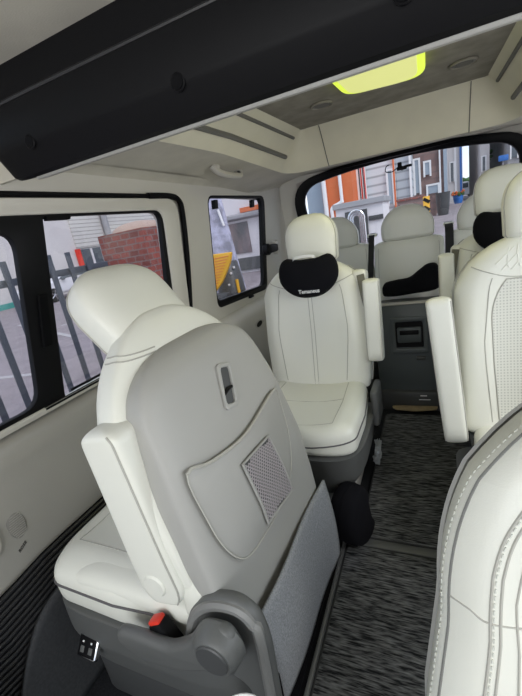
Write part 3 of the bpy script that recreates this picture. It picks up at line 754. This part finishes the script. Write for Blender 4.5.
sh = obj('back_shell', xf(SS.shell(R(-14), R(194), .105, 1.0, 0, .005, 56), MT), shellm, T, sharp=60)
def onshell(lx, s, off=.0):
    w = SS.dims(s)[0] + 1e-6; return MT @ SS.back(max(-.97, min(.97, lx / w)), s, .005 + off)
def shell_pt(Y, z, off=0, dY=-.055):
    z += .014                                         # world (Y, z) to a point of the shell
    return onshell(.655 - Y - dY, max(.02, min(.98, (z - .33) / (.655 * math.cos(R(16.5))))), off)
# leather seam round the shell
each('seam', [tube([MT @ ST.at(R(a), .895 + d + .0003 * (50 - a), .0006) for a in np.linspace(-8, 80, 16)], .0016, 6) for d in (0, .012)], seamc, bk)
# headrest
HM = MT @ Matrix.Translation((-.006, -.040, .675)) @ Matrix.Rotation(R(20), 4, 'X')
ho, hs = headrest(T, HM, .130, .200, .055, .045, pip=seamc)
# recessed handle in the shell
hy = [(.775, .845), (.735, .852), (.695, .775), (.735, .768)]
def shell_plate(poly, off, dpt, bev=.002, holes=()):
    g = plate(densify(poly, .02), [densify(h, .02) for h in holes], dpt, bev)
    out = []
    for p in g[0]: out.append(shell_pt(p.x, p.y, off + p.z))
    return out, g[1]
hz = rpoly([(.668, .772), (.716, .760), (.762, .846), (.712, .860)], .012)
hz2 = rpoly([(.679, .780), (.709, .772), (.749, .840), (.718, .849)], .009)
hd = obj('pull_handle', shell_plate(hz, .003, .008, .002, [hz2]), shellm, T)
obj('recess', shell_plate(hz2, .0008, .002, 0), darkpl, hd, label='dark recess of the pull handle')
obj('release_strap', [tube([shell_pt(.690, .800, .004), shell_pt(.706, .805, .008), shell_pt(.724, .802, .004)], .004, 6)], blackpl, hd)
# pocket
pk = [(.515, .726), (.575, .708), (.70, .688), (.878, .703), (.885, .66), (.86, .58), (.80, .505), (.70, .490), (.64, .494), (.583, .502), (.545, .522), (.518, .570), (.510, .640)]
pk = [(p.x - .010, p.y + .018) for p in smoothpath([(a, b, 0) for a, b in pk], 4, True)]
po = obj('pocket', shell_plate(pk, .004, .009, .004), shellm, T, label='moulded grey pocket')
obj('pocket_hem', [tube([shell_pt(a, b, .011) for a, b in pk[:13]], .0036, 6)], seamc, po)
obj('pocket_edge', [tube([shell_pt(a, b, .0085) for a, b in pk], .0016, 6, True)], seamc, po)
netp = [(.636, .668), (.757, .656), (.775, .500), (.640, .525)]
def netpt(a, b, off):
    p = Vector(netp[0]).lerp(Vector(netp[1]), a); q_ = Vector(netp[3]).lerp(Vector(netp[2]), a); r_ = p.lerp(q_, b); return shell_pt(r_.x, r_.y, off)
obj('net_backing', grid(list(np.linspace(0, 1, 12)), list(np.linspace(0, 1, 12)), lambda a, b: netpt(a, b, .0122)), darkpl, po)
nn = []
for k in range(-14, 15):
    l1 = [(a, (k / 14) + a * .9) for a in np.linspace(0, 1, 15) if 0 <= k / 14 + a * .9 <= 1]
    l2 = [(a, (k / 14) + (1 - a) * .9) for a in np.linspace(0, 1, 15) if 0 <= k / 14 + (1 - a) * .9 <= 1]
    for l in (l1, l2):
        if len(l) > 1: nn.append(tube([netpt(a, b, .0135) for a, b in l], .0015, 5))
obj('net', nn, netm, po, label='pale elastic net')
obj('net_frame', [tube([netpt(a, b, .0135) for a, b in [(0, k / 8) for k in range(9)] + [(k / 8, 1) for k in range(1, 9)] + [(1, 1 - k / 8) for k in range(1, 9)] + [(1 - k / 8, 0) for k in range(1, 8)]], .003, 6, True)], shellm, po)
obj('shell_line', [tube([shell_pt(a, b, .0012) for a, b in [(p.x, p.y) for p in smoothpath([(.775, .70, 0), (.75, .66, 0), (.70, .655, 0)], 4)]], .0012, 5)], seamc, po)
# felt flap hanging under the shell (local x = .655 - Y, local y = X + .165)
def flap(a, b):
    top = Vector((.655 - .435, .014, .470)).lerp(Vector((.655 - .922, .008, .412)), a)
    bot = Vector((.655 - .475, .004, .160)).lerp(Vector((.655 - .972, .010, .075)), a)
    p = top.lerp(bot, b); p.y += .008 * math.sin(b * math.pi) + .004 * math.sin(a * 7); return p
fg = grid(list(np.linspace(0, 1, 20)), list(np.linspace(0, 1, 16)), flap)
fl = obj('felt_flap', fg, felt, T, label='grey felt flap hanging from the back')
md = fl.modifiers.new('thick', 'SOLIDIFY'); md.thickness = .006
obj('flap_tie', [tube([flap(0, .55) + Vector((.004, 0, 0)), flap(0, .99) + Vector((.006, 0, -.012))], .003, 6)], blackrub, fl)
obj('side_loop', [tube(smoothpath([(-.255, -.05, .42), (-.275, -.045, .40), (-.285, -.04, .34), (-.275, -.04, .30)], 5), .008, 8)], palepl, T)
# cushion, skirt, base
co, cs = cushion(T, Matrix.Translation((0, -.06, .430)), .262, .515, .075, .068)
each('bolster', [xf(Slab(.40, .060, .035, .03, 3, tw=(.8, 2.2), tt=(.7, 2), bw=(.1, 2), bt=(.1, 2)).mesh(32), Matrix.Translation((sx * .195, -.085, .462)) @ CM) for sx in (-1, 1)], leather, co)
sk = Slab(.22, [(0, .235), (.5, .258), (1, .262)], [(0, .29), (.6, .30), (1, .285)], [(0, .25), (1, .26)], 6, tw=(.95, 2), tt=(.95, 2), bw=(.10, 2), bt=(.10, 2), cy=[(0, -.29), (1, -.29)])
skm = obj('skirt', xf(sk.mesh(56), Matrix.Translation((0, 0, .165))), midpl, T)
UM = Matrix.Translation((.262, -.462, .268)) @ Matrix.Rotation(R(-38), 4, 'Y')
usb = obj('usb_panel', xf(box((0, 0, 0), (.016, .064, .052), .006, 3), UM), chrome, skm, label='chrome framed socket panel')
obj('usb_face', xf(box((.0075, 0, 0), (.004, .054, .042), .002), UM), blackpl, usb)
for k in (-1, 1):
    obj('usb_port', xf(box((.0098, k * .013, -.006), (.002, .012, .014), .001), UM), midpl, usb)
    obj('usb_symbol', xf(box((.0102, k * .013, .010), (.001, .005, .004)), UM), white, usb)
obj('plinth', [box((0, -.33, .09), (.44, .42, .18), .03, 3)], darkpl, T)
# hinge cover, recline lever, buckle: local lx = .655 - Y, ly = X + .165
def side_plate(pts, lx, dpt, bev, r=.02):
    g = plate(rpoly([(x + .165, z) for x, z in pts], r, 6), [], dpt, bev, 3)
    return [Vector((lx + p.z, p.x, p.y)) for p in g[0]], g[1]
arch_pts = [(-.290, .42), (-.270, .512), (-.218, .565), (-.155, .578), (-.118, .552), (-.108, .49), (-.128, .05), (-.165, .05), (-.172, .36), (-.21, .38)]
hc = obj('hinge_cover', side_plate(arch_pts, .258, .028, .012, .05), midpl, T)
obj('hinge_rim', [tube([Vector((.270, x + .165, z)) for x, z in [(p.x, p.y) for p in smoothpath([(-.275, .455, 0), (-.250, .512, 0), (-.208, .550, 0), (-.158, .560, 0), (-.130, .538, 0), (-.122, .48, 0), (-.140, .08, 0)], 6)]], .010, 8)], rimm, hc, label='paler rim of the hinge cover')
lev = side_plate([(-.425, .462), (-.432, .430), (-.375, .398), (-.28, .410), (-.215, .440), (-.165, .465), (-.135, .51), (-.150, .560), (-.205, .556), (-.245, .500), (-.30, .464), (-.385, .467)], .300, .026, .011, .02)
lv = obj('recline_lever', lev, midpl, T)
obj('lever_hub', cyl((.290, -.014, .515), (.330, -.014, .515), .045, .041, 32, .007), midpl, lv)
obj('lever_cap', cyl((.327, -.014, .515), (.333, -.014, .515), .030, seg=28, bev=.002), darkpl, lv)
bkM = Matrix.Translation((.275, -.155, .425)) @ Matrix.Rotation(R(28), 4, 'X')
bu = obj('buckle', xf(box((0, 0, 0), (.030, .040, .11), .008), bkM), blackpl, T)
obj('release_button', xf(box((0, 0, .055), (.022, .032, .012), .004), bkM), redm, bu, label='red release button')
obj('side_bolster', [xf(Slab(.17, .04, .035, .035, 3, tw=(.5, 2), tt=(.5, 2)).mesh(24), Matrix.Translation((.225, -.09, .44)))], leather, T)
# raised armrest on the near side
AMx = Matrix.Translation((.238, -.142, .514)) @ Matrix.Rotation(R(9), 4, 'X')
ar = Slab(.372, [(0, .036), (.3, .038), (1, .036)], [(0, .056), (.3, .048), (1, .032)], [(0, .050), (.4, .052), (1, .056)], 6, tw=(.95, 2.4), tt=(.92, 2.2), bw=(.04, 2.2), bt=(.14, 2.))
ao = obj('armrest', xf(ar.mesh(48), AMx), leather, T)
each('piping', [tube([AMx @ ar.at(R(a), s, .0006) for s in ar.ts(.03, .97)], .0018, 6) for a in (35, 145)], seamc, ao)
obj('pivot_cap', [cyl(AMx @ Vector((.034, -.005, .055)), AMx @ Vector((.041, -.005, .055)), .024, seg=28, bev=.003)], leather, ao)
armrest(T, Matrix.Translation((-.25, -.145, .525)) @ Matrix.Rotation(R(7), 4, 'X'), .36)
# dark side carpet and step panel in front of the turned seat
t = thing('step_panel', 'dark grey carpeted step side low on the door beside the turned seat', 'step panel', (-.80, .30, 0))
def stp(a, b):
    y = .02 + a * .52; top = .04 + .30 * (1 / (1 + math.exp(-(y - .30) / .045)))
    return (.015 + .02 * (1 - b), y - .30, b * top)
sg = obj('panel', grid(list(np.linspace(0, 1, 30)), list(np.linspace(0, 1, 14)), stp), greycar, t)
md = sg.modifiers.new('thick', 'SOLIDIFY'); md.thickness = .012
# pale door sill end at the lower left corner
t = thing('sill_trim', 'pale sill trim at the lower left corner of the view', 'sill trim', (-.765, .20, .0))
obj('cap', mapg(plate(rpoly([(-.07, 0), (.055, 0), (.035, .24), (-.02, .40), (-.07, .42)], .02), [], .05, .01, 2), lambda p: (p.z, p.x, p.y)), palepl, t)
# white cup lid seen at the bottom edge
t = thing('paper_cup', 'white lidded cup at the bottom edge below the recline hinge', 'cup', (-.082, .245, .218))
obj('cup', cyl((0, 0, .16), (0, 0, .315), .030, .040, 28), white, t)
obj('lid', [cyl((0, 0, .312), (0, 0, .326), .043, .041, 28, .004), tube([(.041 * math.cos(a), .041 * math.sin(a), .326) for a in np.linspace(0, 2 * math.pi, 29)[:-1]], .003, 6, True)], white, t)
t = thing('cup_console', 'dark low console holding the white cup', 'console', (-.082, .245, 0))
obj('body', [box((0, 0, .189), (.12, .12, .376), .015)], darkpl, t)

# black neck cushion on the floor
neck_pillow('neck_cushion', 'black neck cushion lying on the floor under the grey felt flap', Matrix.Translation((-.126, 1.09, .142)) @ Matrix.Rotation(R(72), 4, 'Z') @ Matrix.Rotation(R(80), 4, 'Y'), .12, .17, .055)

# ------------------------------------------------------------------ rear bench
def bench_unit(label, x, w, Hb=.46):
    t = thing('bench_seat', label, 'car seat', (x, 2.50, 0), 0, 'rear row seats')
    M = tilt(.02, .50, -9); sl = Slab(Hb, [(0, w), (.6, w), (1, w * .97)], .055, .05, 6, tw=(.92, 2.4), tt=(.86, 2.2), bw=(.04, 2), bt=(.08, 2))
    b = obj('backrest', xf(sl.mesh(48), M), leather, t)
    each('seam', seams_on(sl, M, [[(u, s) for s in np.linspace(.05, .95, 14)] for u in (-.86, .86)], .0017), seamc, b)
    hm = M @ Matrix.Translation((0, -.012, .443)) @ Matrix.Rotation(R(5), 4, 'X')
    headrest(t, hm, .155, .21, tw=(.22, 2.3))
    return t, M, sl
for x, w, l in ((-.412, .232, 'rear row seat seen behind the left middle seat'), (.03, .205, 'centre rear row seat over the dark handle panel'), (.450, .208, 'rear row seat half hidden behind the right headrest')):
    t, M, sl = bench_unit(l, x, w, .475 if x != .03 else .465)
    if x != .03:
        cushion(t, Matrix.Translation((0, .0, .43)), w, .34, .07, .06); obj('plinth', box((0, -.14, .19), (w * 1.9, .34, .38), .02), darkpl, t)
t = thing('folded_seat_panel', 'dark grey panel with recessed handle below the centre rear seat', 'seat base', (.03, 2.17, 0))
PAN = Matrix.Rotation(R(-3), 4, 'X')
obj('panel', xf(box((0, .02, .33), (.37, .04, .60), .012), PAN), panelm, t)
obj('top_edge', xf(box((0, .02, .632), (.375, .05, .012), .004), PAN), palepl, t, label='pale top edge')
hpl = obj('handle_bezel', xf(mapg(plate(rpoly([(-.100, .342), (.100, .342), (.100, .558), (-.100, .558)], .015), [rpoly([(-.072, .375), (.072, .375), (.072, .530), (-.072, .530)], .012)], .016, .004), lambda p: (p.x, -.004 - p.z, p.y)), PAN), panelm, t)
obj('handle_well', xf(box((0, .0, .458), (.144, .006, .156)), PAN), blackpl, hpl)
obj('handle', xf(box((0, -.010, .455), (.128, .022, .088), .008), PAN), panelm, hpl)
obj('handle_slot', xf(box((0, -.0215, .470), (.10, .004, .026), .002), PAN), blackpl, hpl)
obj('pull_tab', xf(box((.055, -.006, .315), (.05, .02, .022), .005), PAN), darkpl, t)
obj('base_tray', [box((0, .02, .06), (.36, .10, .12), .01)], darkpl, t)
each('label_text', [box((.06, -.034, .10), (.035, .002, .006)), box((.065, -.034, .075), (.06, .002, .004))], white, t, label='small white printed lines')
obj('cushion_underside', [box((0, .16, .585), (.36, .24, .05), .02)], darkpl, t)
# sloping black cushion lying on the folded seat
t = thing('neck_cushion', 'black wavy cushion lying on the centre rear seat', 'cushion', (.035, 2.375, .655), 0, 'black neck cushions')
pr = smoothpath([(-.150, -.01, 0), (-.140, .045, 0), (-.075, .060, 0), (0, .068, 0), (.055, .105, 0), (.105, .135, 0), (.155, .120, 0), (.160, .0, 0), (.0, -.025, 0), (-.12, -.03, 0)], 5, True)
obj('cover', mapg(plate([(p.x, p.y) for p in pr], [], .10, .03, 4), lambda p: (p.x, -p.z, p.y + .02)), blackcloth, t)
# black belts beside the centre rear seat
for x, z1, l in ((-.175, .76, 'black seat belt left of the centre rear headrest'), (.255, .60, 'black seat belt right of the centre rear headrest')):
    t = thing('rear_belt', l, 'seat belt', (x, 2.5, 0), 0, 'rear seat belts')
    obj('webbing', ribbon(smoothpath([(0, .10, 1.01), (0, .03, 1.0), (0, -.03, .93), (-.008, -.07, z1 + .05), (-.012, -.10, z1 - .02)], 5), .034 if x < 0 else .044, .003), beltk, t)
    obj('outlet', box((0, .07, 1.0), (.055, .07, .02), .006), leather, t)

# mirror / dash camera hanging at the rear window
t = thing('dash_camera', 'small black camera stuck at the top of the rear window', 'camera', (.0, 2.74, 1.365))
obj('body', [box((.01, 0, 0), (.06, .03, .022), .006)], blackpl, t)
obj('lens', [cyl((.01, .01, .0), (.01, .04, .0), .012, seg=18, bev=.002)], blackrub, t)
each('bracket', [box((.0, -.01, .02), (.025, .02, .03), .005), box((.05, 0, .006), (.04, .02, .014), .004)], blackpl, t)
obj('cable', [tube(smoothpath([(-.02, 0, .005), (-.05, 0, -.01), (-.085, .0, -.002), (-.08, -.01, .025), (-.06, -.015, .033)], 6), .003, 6)], blackrub, t)

# ------------------------------------------------------------------ outside
asph = mat('asphalt', (.27, .235, .245), .95, var=.12, vscale=3, bump=.3, bscale=40)
lotw = mat('faded_paint', (.42, .40, .40), .9)
plaster = mat('pale_plaster', (.62, .59, .575), .9, var=.05, vscale=.6)
plast2 = mat('white_plaster', (.74, .71, .72), .9, var=.05, vscale=.6)
fencem = mat('fence_steel', (.055, .062, .078), .5)
tealm = mat('teal_base_paint', (.05, .32, .28), .7)
dglass = mat('dark_glass', (.10, .115, .13), .15)
bglass = mat('pale_glass', (.30, .36, .42), .2)
orange = mat('orange_wall', (.66, .17, .06), .8, var=.06, vscale=2)
yellow = mat('yellow_sheet', (.78, .42, .02), .5)
graym = mat('grey_concrete', (.34, .34, .35), .9, var=.1, vscale=2)
tand = mat('tan_mortar', (.42, .31, .25), .9)
carw = mat('white_car_paint', (.72, .72, .74), .25)
tyre = mat('tyre', (.02, .02, .02), .8)
leaf = mat('leaf_green', (.05, .12, .03), .8, var=.4, vscale=6)
bluep = mat('blue_pot', (.03, .16, .50), .5)
mural = mat('mottled_mural', (.30, .30, .36), .9, col2=(.58, .58, .72), vscale=3.2, detail=5, lo=.4, hi=.6)
posterm = mat('dark_poster', (.12, .12, .12), .5, col2=(.26, .20, .20), vscale=1.6, stretch=(1, 1, .5), lo=.4, hi=.6)
GZ = -.45
struct('ground', box2((-60, -20, GZ - .1), (40, 160, GZ)), asph, smooth=False)['kind'] = 'structure'
def sz(y): return float(np.interp(y, [3.4, 14, 60, 120], [-.45, .62, 1.0, 1.1]))       # the street behind climbs
struct('street', grid([-3.6, 0, 14], list(np.linspace(3.4, 14, 12)) + [30, 60, 120], lambda x, y: (x, y, sz(y) + .01)), asph)
for i, ((x0, y0), (x1, y1), l) in enumerate([((-12.5, 8.1), (-7.4, 6.0), 'faded white line across the car park, the farther one'), ((-6.6, 3.65), (-5.3, 3.95), 'faded white line nearest the fence'), ((-9.6, 7.4), (-9.0, 9.2), 'short faded white line near the white car')]):
    t = thing('parking_line', l, 'painted line', ((x0 + x1) / 2, (y0 + y1) / 2, GZ), math.atan2(y1 - y0, x1 - x0), 'painted parking lines')
    L = math.hypot(x1 - x0, y1 - y0); obj('paint', box((0, 0, .006), (L, .12, .012)), lotw, t)
# steel fence
t = thing('steel_fence', 'dark steel fence of flat pickets along the car park', 'fence', (-3.0, 0, GZ))
for k in range(15):
    y = -.05 + k * .2125
    if y > 3.0: break
    obj('picket', box((0, y, .86), (.020, .052, 1.72), .003), fencem, t)
obj('rail', box((-.03, 1.55, 1.545), (.03, 3.3, .060), .003), fencem, t)
obj('rail', box((-.03, 1.55, .25), (.03, 3.3, .06), .003), fencem, t)
# brick pier
t = thing('brick_pier', 'red brick pier with a rounded tan top beside the fence', 'brick pier', (-3.62, 4.62, GZ))
obj('shaft', box((0, 0, .95), (.78, .95, 1.90), .0), brick, t, smooth=False)
obj('cap', sphere((-.02, 0, 1.90), 1, (.36, .44, .13), 24), tand, t)
# white building behind the car park
t = thing('garage_building', 'pale building with roller shutters behind the car park', 'building', (-20, 20, GZ))
obj('wall', box((-2, 0, 5), (4, 44, 10)), plaster, t, smooth=False)
for y0, y1 in ((-1.95, .50), (1.15, 7.5)):
    obj('roller_shutter', box2((0, y0, 2.5), (.08, y1, 9)), shutterm, t, smooth=False)
obj('downpipe', cyl((.25, .80, 0), (.25, .80, 10), .22, seg=12), graym, t)
w = obj('shop_front', box2((0, -1.85, 1.35), (.10, 1.1, 2.4)), dglass, t, smooth=False)
each('mullion', [box2((.1, y, 1.35), (.16, y + .14, 2.4)) for y in (-1.0, -.1, .75)], plast2, w, smooth=False)
obj('red_door_edge', box2((.05, -2.15, 1.35), (.2, -1.85, 2.45)), redm, t, smooth=False)
obj('teal_base', box2((0, -22, 0), (.06, -6.0, .28)), tealm, t, smooth=False)
# white car
t = thing('white_car', 'white car parked before the pale garage building', 'car', (-17.6, 14.45, GZ))
prof = rpoly([(-2.25, .35), (-2.25, .75), (-2.0, .93), (-1.1, 1.02), (-.45, 1.42), (.9, 1.45), (1.7, 1.08), (2.2, 1.0), (2.25, .35)], .12)
obj('body', mapg(plate(prof, [], 1.75, .12, 3), lambda p: (p.z, p.x, p.y)), carw, t)
obj('side_window', mapg(plate(rpoly([(-.95, 1.02), (-.40, 1.36), (.85, 1.39), (1.4, 1.06)], .06), [], 1.78, .02), lambda p: (p.z, p.x, p.y)), dglass, t)
for y in (-1.42, 1.42):
    for s in (-1, 1):
        wh = obj('wheel', cyl((s * .66, y, .34), (s * .90, y, .34), .34, seg=28, bev=.03), tyre, t)
        obj('rim', [cyl((s * .89, y, .34), (s * .905, y, .34), .07, seg=12)] + [box((s * .905, y + .13 * math.cos(a), .34 + .13 * math.sin(a)), (.02, .24, .05), 0, 1, None) if 0 else tube([(s * .905, y, .34), (s * .905, y + .24 * math.cos(a), .34 + .24 * math.sin(a))], .025, 6) for a in np.linspace(0, 2 * math.pi, 6)[:-1]], chrome, wh)
obj('mirror', [box((.98, -.75, 1.02), (.16, .14, .10), .03)], dglass, t)
# shop with awning, mural and yellow sheet (through the quarter window)
t = thing('corner_shop', 'white walled shop with dark poster and grey awning', 'building', (-7.0, 15.0, GZ))
obj('wall', box2((-.88, 0, 0), (1.9, 3, 5.2)), plast2, t, smooth=False)
obj('awning', mapg(plate(rpoly([(.02, .02), (-.30, -.04), (-.30, -.18), (.02, -.26)], .02), [], 2.6), lambda p: (p.z + .45, p.x, p.y + 2.40)), graym, t)
obj('poster', box2((-.70, -.05, .82), (.28, .02, 2.06)), posterm, t, smooth=False)
obj('dark_band', box2((-.86, -.06, .10), (1.4, .02, .62)), midpl, t, smooth=False)
obj('orange_roof', box2((.08, -.10, 2.42), (1.8, .02, 2.60)), orange, t, smooth=False)
t = thing('mural_panel', 'pale violet mottled mural wall seen in the quarter window', 'wall', (-5.4, 10.1, GZ))
obj('board', mapg(plate([(-1.0, 0), (.48, 0), (.36, 1.1), (.22, 2.6), (.16, 3.4), (-1.0, 3.4)], [], .2), lambda p: (p.x, p.z, p.y)), mural, t, smooth=False)
obj('white_tube', cyl((.17, -.14, 2.35), (.26, -.14, 1.9), .035, seg=10), white, t)
t = thing('yellow_sign', 'ribbed yellow curved sheet standing before the mural', 'sign', (-4.5, 8.0, GZ))
ys_ = rpoly([(-.55, .30), (-.20, .34), (.08, .58), (.26, .82), (.42, 1.06), (.48, 1.25), (-.55, 1.27)], [.02, .08, .1, .1, .1, .04, .02], 6)
obj('sheet', mapg(plate(ys_, [], .10, .02), lambda p: (p.x, p.z, p.y)), yellow, t)
each('rib', [tube([(-.5, -.052, .42 + .065 * k), (min(.42, -.10 + .045 * k), -.052, .46 + .065 * k)], .009, 5) for k in range(12)], orange, t)
obj('stand', box((-.2, .05, .16), (.7, .2, .32), .02), darkpl, t)
t = thing('dark_drum', 'dark drum with white specks behind the yellow sheet', 'drum', (-4.62, 8.75, GZ))
obj('drum', cyl((0, 0, 0), (0, 0, 1.0), .38, .28, 24, .03), darkpl, t)
each('clip', [box((.34 * math.cos(a), .34 * math.sin(a), z), (.05, .05, .05), .01) for a, z in ((-1.5, .92), (-.9, .72), (-1.2, .45), (-.6, .85))], white, t)
obj('orange_strip', cyl((.33, -.24, .0), (.30, -.20, .55), .04, seg=10), yellow, t)
# --- behind the van
t = thing('orange_shop', 'orange fronted shop with a white pipe behind the rear window', 'building', (-2.45, 13.0, GZ))
obj('wall', box2((-.55, 0, .3), (.42, 3, 5.2)), orange, t, smooth=False)
obj('white_pipe', [tube([(-.45, -.10, .5), (-.45, -.10, 5.0)], .07, 8), tube(smoothpath([(.07, -.10, 5), (.07, -.10, 2.25), (.07, -.10, 2.06), (-.02, -.10, 1.98), (-.20, -.10, 1.92), (-.28, -.10, 1.82), (-.28, -.10, 1.6), (-.28, -.10, .6)], 6), .055, 10)], white, t)
obj('side_wall', box2((-1.1, .1, .3), (-.55, 3, 5.2)), bglass, t, smooth=False)
t = thing('white_kiosk', 'low white kiosk with dark opening and flat ledge behind the van', 'kiosk', (-1.33, 9.4, sz(9.4)))
obj('wall', box2((-.53, 0, 0), (.53, 1.4, 1.20)), plast2, t, smooth=False)
obj('ledge', box2((-.58, -.08, 1.14), (.58, 1.5, 1.26), .01), graym, t, smooth=False)
obj('opening', box2((-.32, -.03, .3), (.18, .02, 1.05)), darkpl, t, smooth=False)
obj('counter', box2((.21, -.05, .78), (.52, .02, .88)), darkpl, t, smooth=False)
t = thing('hoop_stand', 'bright steel hoops standing before the white kiosk', 'bicycle rack', (-1.34, 9.0, sz(9.0)))
for k, s in enumerate((1, .72, .46)):
    hp = [(-.17 * s, .02 * k, .1)] + [(.17 * s * -math.cos(a), .02 * k, .92 + .17 * s * math.sin(a)) for a in np.linspace(0, math.pi, 14)] + [(.17 * s, .02 * k, .1)]
    obj('hoop', tube(hp, .024, 8), chrome, t)
obj('foot', box((0, .03, .05), (.5, .16, .1), .02), graym, t)
def house(name, label, x0, x1, y0, y1, h, m, wins=(), wm=None, trim=None):
    t = thing(name, label, 'building', ((x0 + x1) / 2, y0, GZ), 0, 'houses along the street behind')
    cx = (x0 + x1) / 2
    obj('wall', box2((x0 - cx, 0, 0), (x1 - cx, y1 - y0, h)), m, t, smooth=False)
    for a, b, z0, z1 in wins:
        w_ = obj('window', box2((a - cx, -.06, z0), (b - cx, .02, z1)), wm or bglass, t, smooth=False)
        obj('frame', [box2((a - cx - .06, -.09, z0 - .06), (a - cx, .0, z1 + .06)), box2((b - cx, -.09, z0 - .06), (b - cx + .06, .0, z1 + .06)), box2((a - cx, -.09, z1), (b - cx, 0, z1 + .06))], white, w_, smooth=False)
    for a, b, m_ in (trim or ()):
        obj('corner_strip', box2((a - cx, -.1, 0), (b - cx, .02, h)), m_, t, smooth=False)
    return t
house('town_house', 'grey house with red edged window columns right of the orange shop', -2.0, -1.76, 14, 17, 6, sidingm, [(-1.97, -1.90, 1.5, 3.4), (-1.86, -1.79, 1.5, 3.4)], dglass, [(-1.90, -1.875, redm), (-1.785, -1.76, redm)])
house('town_house', 'white sided house right of the red edged window columns', -1.74, -.84, 14.1, 18, 6, sidingw, [(-1.06, -.94, 1.7, 2.7)], bglass, [(-.90, -.85, orange)])
house('town_house', 'slate blue sided house left of the brick house', -.83, -.36, 14.3, 19, 6, sidingm, [], None, [(-.42, -.36, white)])
house('town_house', 'brown brick house with pale windows beyond the striped post', -.34, .73, 16, 24, 7, brick2, [(.03, .17, 2.45, 2.85), (.10, .42, 1.80, 2.06), (-.30, -.18, 1.9, 3.0)], bglass, [(.48, .53, white), (.62, .73, bglass)])
house('town_house', 'pale far house along the left of the street', 1.15, 1.92, 27, 40, 7, plaster, [(1.3, 1.45, 2.4, 3.4)], dglass, [(1.5, 1.60, white), (1.78, 1.88, bluep)])
house('town_house', 'farthest low grey house at the end of the street', 3.1, 4.6, 62, 72, 2.6, graym, [(3.2, 3.6, 1.9, 2.3)], bglass)
house('town_house', 'tall grey house on the right of the street', 3.85, 7.0, 25, 44, 10, graym, [(4.0, 4.25, 2.9, 3.6), (4.4, 4.65, 2.9, 3.6), (4.4, 4.65, 1.9, 2.5)], dglass)
house('town_house', 'narrow pale house beside the blue sign on the right of the street', 2.72, 3.16, 26, 33, 8, plaster, [(2.82, 2.95, 2.6, 3.3)], dglass)
t = thing('blue_sign', 'blue sign board on the right of the street', 'sign', (3.45, 23.5, sz(23.5)))
obj('board', box((0, 0, 1.75), (.42, .1, .26), .02), bluep, t); obj('post', cyl((0, .1, 0), (0, .1, 1.7), .04, seg=10), graym, t)
def tree(label, x, y, h, r, seed):
    t = thing('street_tree', label, 'tree', (x, y, sz(y)), 0, 'trees along the street')
    obj('trunk', cyl((0, 0, 0), (0, 0, h * .6), r * .12, r * .07, 10), woodm, t)
    rg = random.Random(seed); L = []
    for k in range(26):
        a, b, q = rg.uniform(0, 6.28), rg.uniform(-1, 1), rg.uniform(.3, 1) * r
        L.append(sphere((q * math.cos(a) * .8, q * math.sin(a) * .8, h * .72 + b * r * .9), rg.uniform(.22, .42) * r, (1, 1, .8), 8))
    obj('crown', L, leaf, t)
tree('green tree at the far end of the street', 2.75, 50, 1.5, .6, 1); tree('green tree at the right of the far street', 4.0, 52, 1.7, .65, 2); tree('slim green tree between the houses at the right', 3.50, 29.5, 3.2, .30, 3)
t = thing('far_car', 'small pale car far down the street', 'car', (2.75, 44, sz(44) - .15))
obj('body', mapg(plate(rpoly([(-.85, .3), (-.85, .9), (-.65, 1.45), (.65, 1.45), (.85, .9), (.85, .3)], .1), [], 3.6, .1), lambda p: (p.x, p.z, p.y)), carw, t)
obj('windscreen', box((0, -1.82, 1.12), (1.2, .06, .40), .02), dglass, t)
obj('wheel', [cyl((s * .6, -1.2, .3), (s * .86, -1.2, .3), .3, seg=16) for s in (-1, 1)], tyre, t)
# street furniture
t = thing('striped_post', 'yellow and black striped post behind the centre rear headrest', 'post', (.08, 9.8, sz(9.8)), R(10))
obj('board', box((0, 0, .52), (.13, .06, 1.04), .005), yellow, t)
each('stripe', [xf(box((0, -.032, 0), (.15, .006, .07)), Matrix.Translation((0, 0, .95 - .17 * k)) @ Matrix.Rotation(R(35), 4, 'Y')) for k in range(4)], blackpl, t)
t = thing('brown_wall', 'low brown brick wall behind the centre rear headrest', 'wall', (-.30, 11.2, sz(11.2)))
obj('masonry', box((0, .2, .45), (.66, .4, .90)), brick2, t, smooth=False); obj('coping', box((0, .2, .93), (.70, .46, .06)), brick, t, smooth=False)
def planter(label, x, y, h, r, m_, flowers=None):
    t = thing('planter', label, 'planter', (x, y, sz(y)), 0, 'street planters')
    vs = []; prof = [(0, .72), (.3, .88), (.7, 1.0), (.92, 1.02), (1, 1.08)]
    n = 20; fs = []
    for z, k in prof:
        for i in range(n): vs.append((r * k * math.cos(6.2832 * i / n), r * k * math.sin(6.2832 * i / n), z * h))
    for j in range(len(prof) - 1):
        for i in range(n): l = (i + 1) % n; fs.append((j * n + i, j * n + l, (j + 1) * n + l, (j + 1) * n + i))
    fs.append(tuple(range(n))[::-1]); fs.append(tuple(range(n * (len(prof) - 1), n * len(prof))))
    obj('pot', (vs, fs), m_, t)
    if flowers:
        rg = random.Random(5); obj('foliage', [sphere((rg.uniform(-1, 1) * r, rg.uniform(-1, 1) * r, h + rg.uniform(0, .5) * r), .35 * r, (1, 1, 1), 8) for _ in range(14)], leaf, t)
        obj('flowers', [sphere((rg.uniform(-1.2, 1.2) * r, rg.uniform(-1.1, .6) * r, h + rg.uniform(.1, .9) * r), .2 * r, (1, 1, 1), 8) for _ in range(22)], flowers, t)
planter('tall dark stone planter beside the striped post', .52, 14.0, .68, .20, darkpl)
planter('tall brown planter beside the dark stone planter', .26, 14.4, .62, .10, brick2)
planter('blue pot with orange flowers on the far kerb', 1.50, 24.0, .42, .24, bluep, orange)
